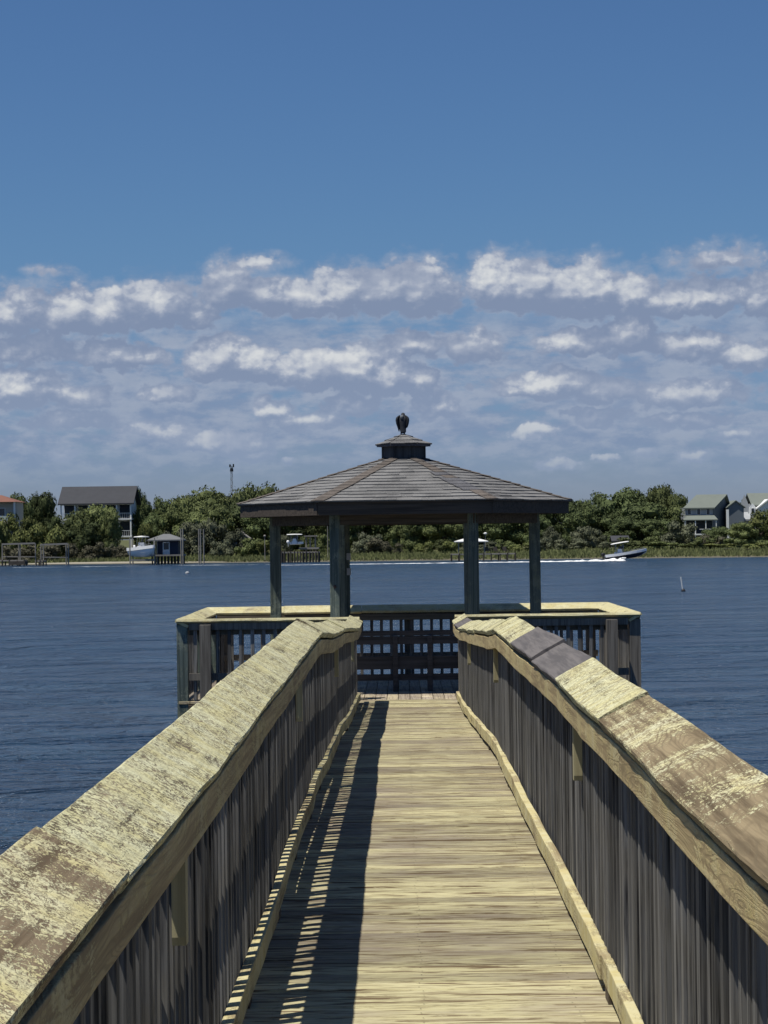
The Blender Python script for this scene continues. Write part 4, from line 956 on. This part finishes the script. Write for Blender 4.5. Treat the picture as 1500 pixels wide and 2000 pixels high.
mb = MB(); zz = at(1430, 990, Dh + 3).z; zp = at(1437, 977, Dh + 3).z; gwall(mb, at(1421, 1000, Dh + 3).x, at(1452, 1000, Dh + 3).x, Dh + 2.5, Dh + 9, 1.5, zz, zp, 'Y'); mb.build('wing_wall', M['wall_bluegrey'], H3)
mb = MB(); gable(mb, at(1421, 1000, Dh + 3).x, at(1452, 1000, Dh + 3).x, Dh + 2.5, Dh + 9, zz, zp, .3, .15, 'Y'); mb.build('wing_roof', M['roof_sage'], H3)
mb = MB(); xx = at(1421, 1030, Dh + 1).x; mb.box(xx - .22, xx + .22, Dh + .6, Dh + 1.0, 1.5, at(1421, 995, Dh + 1).z); mb.build('chimney_pipe', M['trim'], H3)
# 4. house at the right edge
Dh = 425; x0 = at(1462, 1000, Dh).x; x1 = at(1560, 1000, Dh).x; ze = at(1480, 985, Dh).z; zr = at(1490, 963, Dh + 5).z
H4 = thing('gabled_house', 'pale house with green-grey roof and white trimmed gable at the right edge', 'house', ((x0 + x1) / 2, Dh + 5, 1.6))
mb = MB(); gwall(mb, x0, x1, Dh, Dh + 10, 1.5, ze, zr, 'X'); mb.build('wall', M['wall_grey'], H4)
mb = MB(); gable(mb, x0 + 1.0, x1, Dh, Dh + 10, ze, zr, .5, .2); mb.build('roof', M['roof_sage'], H4)
gx0, gx1 = at(1478, 990, Dh).x, at(1516, 990, Dh).x; gzr = at(1496, 975, Dh).z
mb = MB(); gwall(mb, gx0, gx1, Dh - 2.0, Dh + 3, 1.5, ze - .6, gzr, 'Y'); mb.build('gable_wall', M['wall_white'], H4)
mb = MB(); gable(mb, gx0, gx1, Dh - 2.0, Dh + 3, ze - .6, gzr, .35, .25, 'Y'); mb.build('gable_roof', M['trim'], H4)
mb = MB(); gwall(mb, at(1463, 1000, Dh).x, at(1474, 1000, Dh).x, Dh - 1.0, Dh + 3, 1.5, at(1468, 990, Dh).z, at(1468, 981, Dh).z, 'Y'); mb.build('turret_wall', M['trim'], H4)
window(H4, at(1465, 1000, Dh).x + .1, at(1471, 1000, Dh).x, Dh - 1.0, at(1468, 1002, Dh).z, at(1468, 993, Dh).z, .05)
mb = MB(); q = [at(1432, 1014, Dh - 3), at(1470, 1014, Dh - 3), at(1466, 1000, Dh + 1), at(1450, 1000, Dh + 1)]; mb.add(q + [p - Vector((0, 0, .3)) for p in q], [(0, 1, 2, 3), (7, 6, 5, 4), (0, 1, 5, 4), (1, 2, 6, 5), (2, 3, 7, 6), (3, 0, 4, 7)]); mb.build('lower_roof', M['wall_grey'], H4)
mb = MB(); a = at(1434, 1016, Dh - 2.5); b_ = at(1466, 1016, Dh - 2.5); mb.box(a.x, b_.x, Dh - 2.5, Dh + 1, 1.5, a.z); mb.build('lower_wall', M['wall_grey'], H4)
window(H4, at(1433, 1022, Dh).x + .3, at(1440, 1022, Dh).x + .3, Dh - 2.5, at(1438, 1028, Dh).z, at(1438, 1018, Dh).z, .06)
# 5. low grey house behind the trees under the gazebo, 6. slanting shed roof, 7. small grey hut
def small_house(name, label, px0, px1, pye, pyr, Dh, wallm, roofm, axis='X', dp=6):
    a = at(px0, pye, Dh); b_ = at(px1, pye, Dh); rz = at((px0 + px1) / 2, pyr, Dh + dp / 2).z
    h_ = thing(name, label, 'house' if dp > 4 else 'shed', ((a.x + b_.x) / 2, Dh + dp / 2, gz_(a.x, Dh)))
    mb = MB(); gwall(mb, a.x, b_.x, Dh, Dh + dp, 1.0, a.z, rz, axis); mb.build('wall', wallm, h_)
    mb = MB(); gable(mb, a.x, b_.x, Dh, Dh + dp, a.z, rz, .35, .15, axis); mb.build('roof', roofm, h_); return h_, a, b_
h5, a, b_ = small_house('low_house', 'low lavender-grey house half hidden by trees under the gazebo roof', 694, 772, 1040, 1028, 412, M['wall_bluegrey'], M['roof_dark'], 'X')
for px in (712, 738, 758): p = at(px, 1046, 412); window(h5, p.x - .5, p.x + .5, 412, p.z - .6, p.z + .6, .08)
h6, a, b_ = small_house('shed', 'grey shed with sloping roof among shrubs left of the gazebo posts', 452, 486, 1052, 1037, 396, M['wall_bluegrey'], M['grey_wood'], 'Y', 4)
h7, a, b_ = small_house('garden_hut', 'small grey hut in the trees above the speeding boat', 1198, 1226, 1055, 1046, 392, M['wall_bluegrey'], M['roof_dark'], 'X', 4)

# ------------------------------------------------------------------ waterfront structures
def wl(px, D_): return at(px, 1046, D_).x
def pile(mb, x, y, z1, r=.13, z0=-1.5): mb.tube((x, y, z0), (x, y, z1), r, r * .92, 8)
# boathouse on piles
Dh = 362; x0, x1 = wl(297, Dh), wl(354, Dh); zf = at(325, 1083, Dh).z
bh = thing('boathouse', 'small navy boathouse with grey hipped roof and white door on dark piles', 'boathouse', ((x0 + x1) / 2, Dh + 2, 0))
mb = MB(); mb.box(x0 - .1, x1 + .3, Dh - .5, Dh + 4.5, zf - .25, zf); mb.build('floor', M['grey_wood'], bh)
zt = at(325, 1054, Dh).z
mb = MB(); mb.box(x0 + .8, x1 - .6, Dh + .6, Dh + 4, zf, zt); mb.build('wall', M['navy'], bh)
mb = MB(); rz = at(320, 1043, Dh + 2).z; c0 = [(x0 - .8, Dh - .8, zt), (x1 + .3, Dh - .8, zt), (x1 + .3, Dh + 4.8, zt), (x0 - .8, Dh + 4.8, zt)]; cc0 = [(x, y, z - .2) for x, y, z in c0]
c1 = [(x0 + 1.6, Dh + 2, rz), (x1 - 2, Dh + 2, rz)]; mb.add(c0 + c1 + cc0, [(0, 1, 5, 4), (1, 2, 5), (2, 3, 4, 5), (3, 0, 4), (9, 8, 7, 6), (0, 1, 7, 6), (1, 2, 8, 7), (3, 0, 6, 9)]); mb.build('roof', M['roof_grey'], bh)
p = at(324, 1070, Dh); mb = MB(); mb.box(p.x - .55, p.x + .55, Dh + .52, Dh + .598, zf, zf + 2.0); dd = mb.build('door', M['trim'], bh)
mb = MB(); mb.box(p.x - .4, p.x + .4, Dh + .49, Dh + .518, zf + .8, zf + 1.85); mb.build('pane', M['glass'], dd)
for xx in (x0 - .5, x0 + .3, x1 + .1): mb = MB(); mb.box(xx - .07, xx + .07, Dh - .5, Dh - .36, zf, zt - .2); mb.build('post', M['grey_wood'], bh)
for i in range(10):
    xx = x0 + (x1 - x0 + .1) * i / 9
    for yy in (Dh, Dh + 3.5): mb = MB(); pile(mb, xx, yy, zf - .25, .12); mb.build('pile', M['dark_pile'], bh)
# white centre console boat on lift
def hull(mb, x0, x1, y, z, beam, depth, bow='R', rake=.0, n=9, mats=(0, 0)):
    """planked hull along x: stern x0, bow x1"""
    rings = []
    for i in range(n):
        u = i / (n - 1); x = x0 + (x1 - x0) * u; b_ = beam / 2 * (1 - max(0, (u - .45) / .55) ** 2.2 * .97); sh = depth * (1 + .35 * u ** 2); kz = z + rake * u * (x1 - x0) * (1 if x1 > x0 else -1) + depth * .75 * max(0, (u - .7) / .3) ** 2
        top = z + rake * u * abs(x1 - x0) + sh; kz = z + rake * u * abs(x1 - x0) + depth * .85 * max(0, (u - .68) / .32) ** 2
        rings.append([Vector((x, y - b_, top)), Vector((x, y - b_ * .93, (top + kz) / 2 + .05)), Vector((x, y - b_ * .72, kz + .18 * (1 - u))), Vector((x, y, kz)), Vector((x, y + b_ * .72, kz + .18 * (1 - u))), Vector((x, y + b_ * .93, (top + kz) / 2 + .05)), Vector((x, y + b_, top)), Vector((x, y + b_ * .8, top - .05)), Vector((x, y, top - .12)), Vector((x, y - b_ * .8, top - .05))])
    return rings
def boat(label, px0, px1, pyw, D_, flip=False, hullm=None, rake=0.0, z=None, ttop=True, name='motorboat'):
    xa, xb = wl(px0, D_), wl(px1, D_)
    if flip: xa, xb = xb, xa
    zz = at((px0 + px1) / 2, pyw, D_).z if z is None else z; L = abs(xb - xa); s = 1 if xb > xa else -1
    root = thing(name, label, 'boat', ((xa + xb) / 2, D_, zz)); dp = L * .115
    mb = MB(); rg = hull(mb, xa, xb, D_, zz, L * .32, dp, rake=rake); 
    mb.rings(rg, smooth=True); h_ = mb.build('hull', hullm or M['boat_white'], root)
    mb = MB()
    for rgA, rgB in zip(rg, rg[1:]):
        for i0 in (0, 6): mb.beam(rgA[i0] + Vector((0, 0, .0)), rgB[i0] + Vector((0, 0, .0)), .16, .36)
    mb.build('gunwale', M['boat_white'], root)
    def zat(u): return zz + rake * u * L + dp * (1 + .35 * u * u)
    if hullm:
        mb = MB()
        for rgA, rgB in zip(rg, rg[1:]): mb.add([rgA[2] + Vector((0, -.03, .06)), rgA[3] + Vector((0, -.03, -.03)), rgB[3] + Vector((0, -.03, -.03)), rgB[2] + Vector((0, -.03, .06))], [(0, 1, 2, 3)])
        mb.build('hull_bottom', M['boat_white'], root)
    xc = xa + (xb - xa) * .36
    mb = MB(); mb.add([(xc - .35 * s, D_ - .4, zat(.4) - .15), (xc + .5 * s, D_ - .4, zat(.4) - .15), (xc + .5 * s, D_ + .4, zat(.4) - .15), (xc - .35 * s, D_ + .4, zat(.4) - .15), (xc - .3 * s, D_ - .38, zat(.4) + .75), (xc + .2 * s, D_ - .38, zat(.4) + .75), (xc + .2 * s, D_ + .38, zat(.4) + .75), (xc - .3 * s, D_ + .38, zat(.4) + .75)], [(4, 5, 6, 7), (0, 1, 5, 4), (1, 2, 6, 5), (2, 3, 7, 6), (3, 0, 4, 7)]); con = mb.build('console', M['boat_white'], root)
    mb = MB(); mb.beam((xc + .25 * s, D_, zat(.4) + .72), (xc + .05 * s, D_, zat(.4) + 1.12), .7, .03, (0, 1, 0)); mb.build('windscreen', M['glass'], con)
    mb = MB(); xs_ = xa + (xb - xa) * .28; mb.box(xs_ - .3, xs_ + .3, D_ - .4, D_ + .4, zat(.3) - .2, zat(.3) + .35); mb.build('seat', M['boat_white'], root)
    if ttop:
        tz = zat(.4) + 1.35
        for sx in (-.55, .45):
            for sy in (-.5, .5): mb = MB(); mb.tube((xc + sx * s, D_ + sy, zat(.4) - .1), (xc + sx * 1.1 * s, D_ + sy, tz), .03); mb.build('top_strut', M['metal'], root)
        mb = MB(); x_a, x_b = xc - 1.25 * s, xc + 1.25 * s; t_ = .13
        rgs = []
        for u, e in ((0, .0), (.15, .03), (.5, .05), (.85, .03), (1, 0)):
            x = x_a + (x_b - x_a) * u; zb = tz + rake * 1.4 * u * 2.5; rgs.append([Vector((x, D_ - .85, zb)), Vector((x, D_ + .85, zb)), Vector((x, D_ + .75, zb + t_ * .6 + e)), Vector((x, D_, zb + t_ + e)), Vector((x, D_ - .75, zb + t_ * .6 + e))])
        mb.rings(rgs); mb.build('hard_top', M['canvas'], root)
    mb = MB(); xo = xa - .25 * s
    mb.rings([ell(xo, D_, zat(0) - .55, .10, .06, 10), ell(xo, D_, zat(0) - .05, .13, .12, 10), ell(xo - .02 * s, D_, zat(0) + .05, .27, .19, 10), ell(xo - .03 * s, D_, zat(0) + .38, .28, .19, 10), ell(xo, D_, zat(0) + .5, .16, .12, 10)]); mb.build('outboard_motor', M['black'] if hullm else M['boat_white'], root)
    mb = MB(); pa = None
    for u in (.6, .72, .84, .95):
        rr_ = rg[min(8, int(u * 8))]; 
        p = Vector((xa + (xb - xa) * u, D_ - L * .16 * (1 - max(0, (u - .45) / .55) ** 2.2 * .97), zat(u) + .35)); mb.tube(p - Vector((0, 0, .38)), p, .02)
        if pa is not None: mb.tube(pa, p, .022)
        pa = p
    mb.build('bow_rail', M['metal'], root)
    return root
DB = 328
bt = boat('speeding open motorboat with navy hull, bow lifted and pale hard top', 1181, 1262, 1094, DB, hullm=M['boat_navy'], rake=.11, z=.0)
lb = boat('white motorboat hanging on a lift beside the navy boathouse', 232, 330, 1090, 360, hullm=None, z=at(280, 1088, 360).z)
lb.rotation_euler = (0, 0, R(-62)); lb.scale = (1, 1.05, 1.35)
lift = thing('boat_lift', 'four-post boat lift holding the white boat left of the boathouse', 'boat lift', (wl(281, 360), 360, 0))
for px in (256, 304):
    for yy in (358.2, 362.0): mb = MB(); pile(mb, wl(px, 360), yy, at(px, 1050, 360).z, .11); mb.build('pile', M['grey_wood'], lift)
for yy in (358.2, 362.0): mb = MB(); z = at(280, 1092, 360).z; mb.box(wl(256, 360), wl(304, 360), yy - .08, yy + .08, z - .25, z - .02); mb.build('cradle_beam', M['grey_wood'], lift)
# wake
def strip(name, pts, material, label, cat):
    mb = MB(); vs = []
    for px, py, w_, D_, h_ in pts:
        x = wl(px, D_); vs += [(x, D_ - w_, .012), (x, D_, .012 + h_), (x, D_ + w_, .012)]
    fs = []
    for i in range(len(pts) - 1): fs += [(3 * i, 3 * i + 3, 3 * i + 4, 3 * i + 1), (3 * i + 1, 3 * i + 4, 3 * i + 5, 3 * i + 2)]
    mb.add(vs, fs); return tag(mb.build(name, material), label, cat, kind='stuff')
rw = random.Random(5); pts = []
for i in range(121):
    u = i / 120; px = 1222 - u * 682; D_ = 327 - 1.5 * u + 2.0 * math.sin(u * 2) + 4 * max(0, u - .6); base = .8 + 1.1 * math.exp(-u * 7) ; 
    base = min(base, .15 + u * 22)
    h_ = (.38 * math.exp(-u * 12) + .10 * (1 - u) + .02) * rw.uniform(.5, 1.3); pts.append((px, 0, base * rw.uniform(.7, 1.2) * (1 - .45 * u), D_, h_))
strip('boat_wake', pts, M['foam'], 'bright white foam wake trailing the speeding motorboat', 'wake')
pts = [(560 - i * 6.5, 0, .7 * rw.uniform(.4, 1.2), 336 + .08 * i + 3 * math.sin(i * .05), .04) for i in range(100)]
strip('old_wake', pts, M['foam_thin'], 'thin broken foam line on the water near the left shore', 'wake')
# marker pole
Dm = 156; mk = thing('channel_marker', 'short pale stake on a dark float standing in open water at right', 'marker', (wl(1332, Dm), Dm, 0))
mb = MB(); mb.tube((wl(1332, Dm), Dm, .1), (wl(1332, Dm) - .12, Dm, 1.0), .045, .04, 10); mb.build('stake', M['canvas'], mk)
mb = MB(); xx = wl(1333, Dm); mb.rings([ell(xx, Dm, -.12, .10, .10, 12), ell(xx, Dm, 0, .17, .17, 12), ell(xx, Dm, .12, .12, .12, 12), ell(xx, Dm, .2, .05, .05, 12)]); mb.build('float', M['black'], mk)
Dm = 262; mb = MB(); xx = wl(365, Dm); mb.rings([ell(xx, Dm, -.1, .2, .2, 12), ell(xx, Dm, .05, .27, .27, 12), ell(xx, Dm, .2, .2, .2, 12), ell(xx, Dm, .28, .07, .07, 12)]); tag(mb.build('buoy', M['wall_grey']), 'tiny grey buoy floating off the boathouse', 'buoy')
# pile pairs
for lbl, pxs in (('pair of tall bare mooring piles just right of the boathouse', (353, 358)), ('cluster of tall bare mooring piles standing between boathouse and gazebo', (388, 392, 398))):
    r_ = thing('mooring_piles', lbl, 'piles', (wl(pxs[0], 360), 360, 0))
    for px in pxs: mb = MB(); pile(mb, wl(px, 360), 360 + random.uniform(-1, 1), at(px, 1033, 360).z, .10); mb.build('pile', M['grey_wood'], r_)
# docks
def dock(name, label, px0, px1, pyf, D_, n, dp=2.5, rail=False, mt=None):
    x0, x1 = wl(px0, D_), wl(px1, D_); z = at((px0 + px1) / 2, pyf, D_).z; r_ = thing(name, label, 'dock', ((x0 + x1) / 2, D_, 0))
    mb = MB(); mb.box(x0, x1, D_ - dp / 2, D_ + dp / 2, z - .18, z); mb.build('deck', M['grey_wood'], r_)
    for i in range(n):
        x = x0 + .1 + (x1 - x0 - .2) * i / (n - 1)
        for yy in (D_ - dp / 2 - .08, D_ + dp / 2 + .08): mb = MB(); pile(mb, x + random.uniform(-.08, .08), yy, z + random.uniform(-.1, .25), .11); mb.build('pile', mt or M['dark_pile'], r_)
    return r_, x0, x1, z
dock('dock', 'dark piled dock seen between the two left gazebo posts', 543, 624, 1078, 362, 14)
d2, xa, xb, z2 = dock('dock', 'low dock with white canopy seen behind the right gazebo post', 880, 1007, 1081, 352, 9)
mb = MB(); z = at(920, 1057, 352).z; xa, xb = wl(887, 352), wl(953, 352)
c0 = [(xa, 350.5, z), (xb, 350.5, z), (xb, 353.5, z), (xa, 353.5, z)]; ap = [(xa + 1.6, 352, z + .45), (xb - 1.6, 352, z + .45)]; lo = [(x, y, z_ - .12) for x, y, z_ in c0]
mb.add(c0 + ap + lo, [(0, 1, 5, 4), (1, 2, 5), (2, 3, 4, 5), (3, 0, 4), (9, 8, 7, 6), (0, 1, 7, 6), (1, 2, 8, 7), (3, 0, 6, 9)]); mb.build('canopy', M['canvas'], d2)
for px in (895, 945): mb = MB(); x = wl(px, 352); mb.box(x - .07, x + .07, 350.8, 350.94, z2, z - .1); mb.build('canopy_post', M['grey_wood'], d2)
for k_, px in enumerate((955, 972, 990)):
    x = wl(px, 352); r_ = thing('dock_chair', ['dark slatted chair on the canopy dock, nearest the canopy', 'dark slatted chair on the canopy dock, middle of three', 'dark slatted chair on the canopy dock, farthest right'][k_], 'chair', (x, 352, z2), 'chairs on the canopy dock')
    mb = MB(); mb.box(x - .3, x + .3, 351.7, 352.3, z2 + .36, z2 + .42); mb.build('seat', M['dark_pile'], r_)
    mb = MB(); mb.beam((x - .3, 352, z2 + .4), (x - .5, 352, z2 + 1.0), .6, .05, (0, 1, 0)); mb.build('backrest', M['dark_pile'], r_)
    for sx in (-.26, .26):
        for sy in (-.25, .25): mb = MB(); mb.box(x + sx - .03, x + sx + .03, 352 + sy - .03, 352 + sy + .03, z2 + .001, z2 + .36); mb.build('leg', M['dark_pile'], r_)
lm = thing('lamp_post', 'pale round lamp on a post behind the dock canopy', 'lamp', (wl(948, 366), 366, gz_(wl(948, 366), 366)))
mb = MB(); x = wl(948, 366); zt = at(948, 1044, 366).z; mb.tube((x, 366, .1), (x, 366, zt), .05); mb.build('pole', M['grey_wood'], lm)
mb = MB(); mb.rings([ell(x, 366, zt, .12, .12, 10), ell(x, 366, zt + .1, .3, .3, 10), ell(x, 366, zt + .25, .26, .26, 10), ell(x, 366, zt + .36, .08, .08, 10)]); mb.build('lamp_head', M['canvas'], lm)
# left dock frames
r_, xa, xb, z = dock('dock', 'grey wooden dock with pole frames at the left picture edge', -8, 50, 1094, 366, 5)
mb = MB(); mb.box(wl(18, 365), wl(50, 365), 364, 367, z - .75, z - .2); mb.build('float', M['dark_pile'], r_)
for k_, (pa, pb, py) in enumerate(((3, 68, 1061), (78, 132, 1062))):
    fr = thing('pole_frame', ['weathered pole frame over the water at far left', 'squared pole frame over the water, right of the leftmost dock'][k_], 'frame', (wl((pa + pb) / 2, 366), 366, 0))
    za, zb = at(pa, py + 2, 366).z, at(pb, py, 366).z
    for u in (0, .5, .55, 1) if k_ == 0 else (0, .14, .93, 1):
        mb = MB(); x = wl(pa, 366) + (wl(pb, 366) - wl(pa, 366)) * u; pile(mb, x, 366 + random.uniform(-1, 1), za + (zb - za) * u, .10); mb.build('pile', M['grey_wood'], fr)
    mb = MB(); mb.beam((wl(pa, 366), 366, za), (wl(pb, 366), 366, zb), .15, .28); mb.build('top_beam', M['grey_wood'], fr)
    mb = MB(); mb.beam((wl(pa, 366), 367, za - 2), (wl(pb, 366), 367, za - 2.1), .1, .16); mb.build('lower_beam', M['grey_wood'], fr)
r_, xa, xb, z = dock('dock', 'short dark dock between the two left pole frames', 72, 88, 1095, 365, 3)
# white boat and post by the mid dock, light poles
boat('white boat with hard top moored behind the dark piled dock', 566, 592, 1064, 372, z=at(580, 1064, 372).z)
ut = thing('deck_pavilion', 'small white post pavilion on the bank behind the dark piled dock', 'pavilion', (wl(608, 374), 374, 1))
for px in (598, 606, 616): mb = MB(); x = wl(px, 374); mb.box(x - .12, x + .12, 373.5, 373.74, .8, at(px, 1048, 374).z); mb.build('post', M['grey_wood'], ut)
mb = MB(); z = at(608, 1048, 374).z; mb.box(wl(594, 374), wl(620, 374), 372.8, 375, z, z + .18); mb.build('roof', M['grey_wood'], ut)
mb = MB(); z = at(608, 1069, 374).z; mb.box(wl(584, 374), wl(623, 374), 372.5, 375.5, z - .3, z); mb.build('floor', M['grey_wood'], ut)
for px, pt_, lb in ((517, 1048, 'thin grey light pole left of the left gazebo post'), (640, 1012, 'tall thin pale pole just left of the front-left gazebo post')):
    r_ = thing('light_pole', lb, 'pole', (wl(px, 372), 372, .5)); mb = MB(); x = wl(px, 372); zt = at(px, pt_, 372).z; mb.tube((x, 372, .3), (x, 372, zt), .07, .05); mb.build('pole', M['grey_wood'], r_)
    mb = MB(); mb.rings([ell(x, 372, zt - .1, .1, .1, 8), ell(x, 372, zt + .1, .22, .22, 8), ell(x, 372, zt + .28, .1, .1, 8)]); mb.build('lamp_head', M['grey_wood'], r_)
# radio mast
Dt = 620; x = wl(454, Dt); rm = thing('radio_mast', 'thin lattice radio mast with antennas rising behind the far trees', 'mast', (x, Dt, 2)); zt = at(454, 912, Dt).z
mb = MB(); hw = .26
for i, j in ((-1, -1), (1, -1), (0, 1)): mb.tube((x + i * hw, Dt + j * hw, 2), (x + i * hw, Dt + j * hw, zt), .06, .06, 5)
z = 2.0
while z < zt - 1: mb.tube((x - hw, Dt - hw, z), (x + hw, Dt - hw, z + 1), .05, .05, 4); mb.tube((x + hw, Dt - hw, z + 1), (x - hw, Dt - hw, z + 2), .05, .05, 4); mb.tube((x - hw, Dt - hw, z), (x + hw, Dt - hw, z), .05, .05, 4); z += 2
mb.build('lattice', M['metal'], rm)
mb = MB(); mb.tube((x - .45, Dt, zt), (x - .45, Dt, zt + .7), .2, .2, 8); mb.tube((x + .5, Dt, zt - .1), (x + .5, Dt, zt + .8), .2, .2, 8); mb.beam((x - .6, Dt, zt), (x + .6, Dt, zt), .18, .18); mb.tube((x, Dt, zt - 1.2), (x, Dt, zt - .3), .5, .4, 8); mb.build('antenna', M['black'], rm)
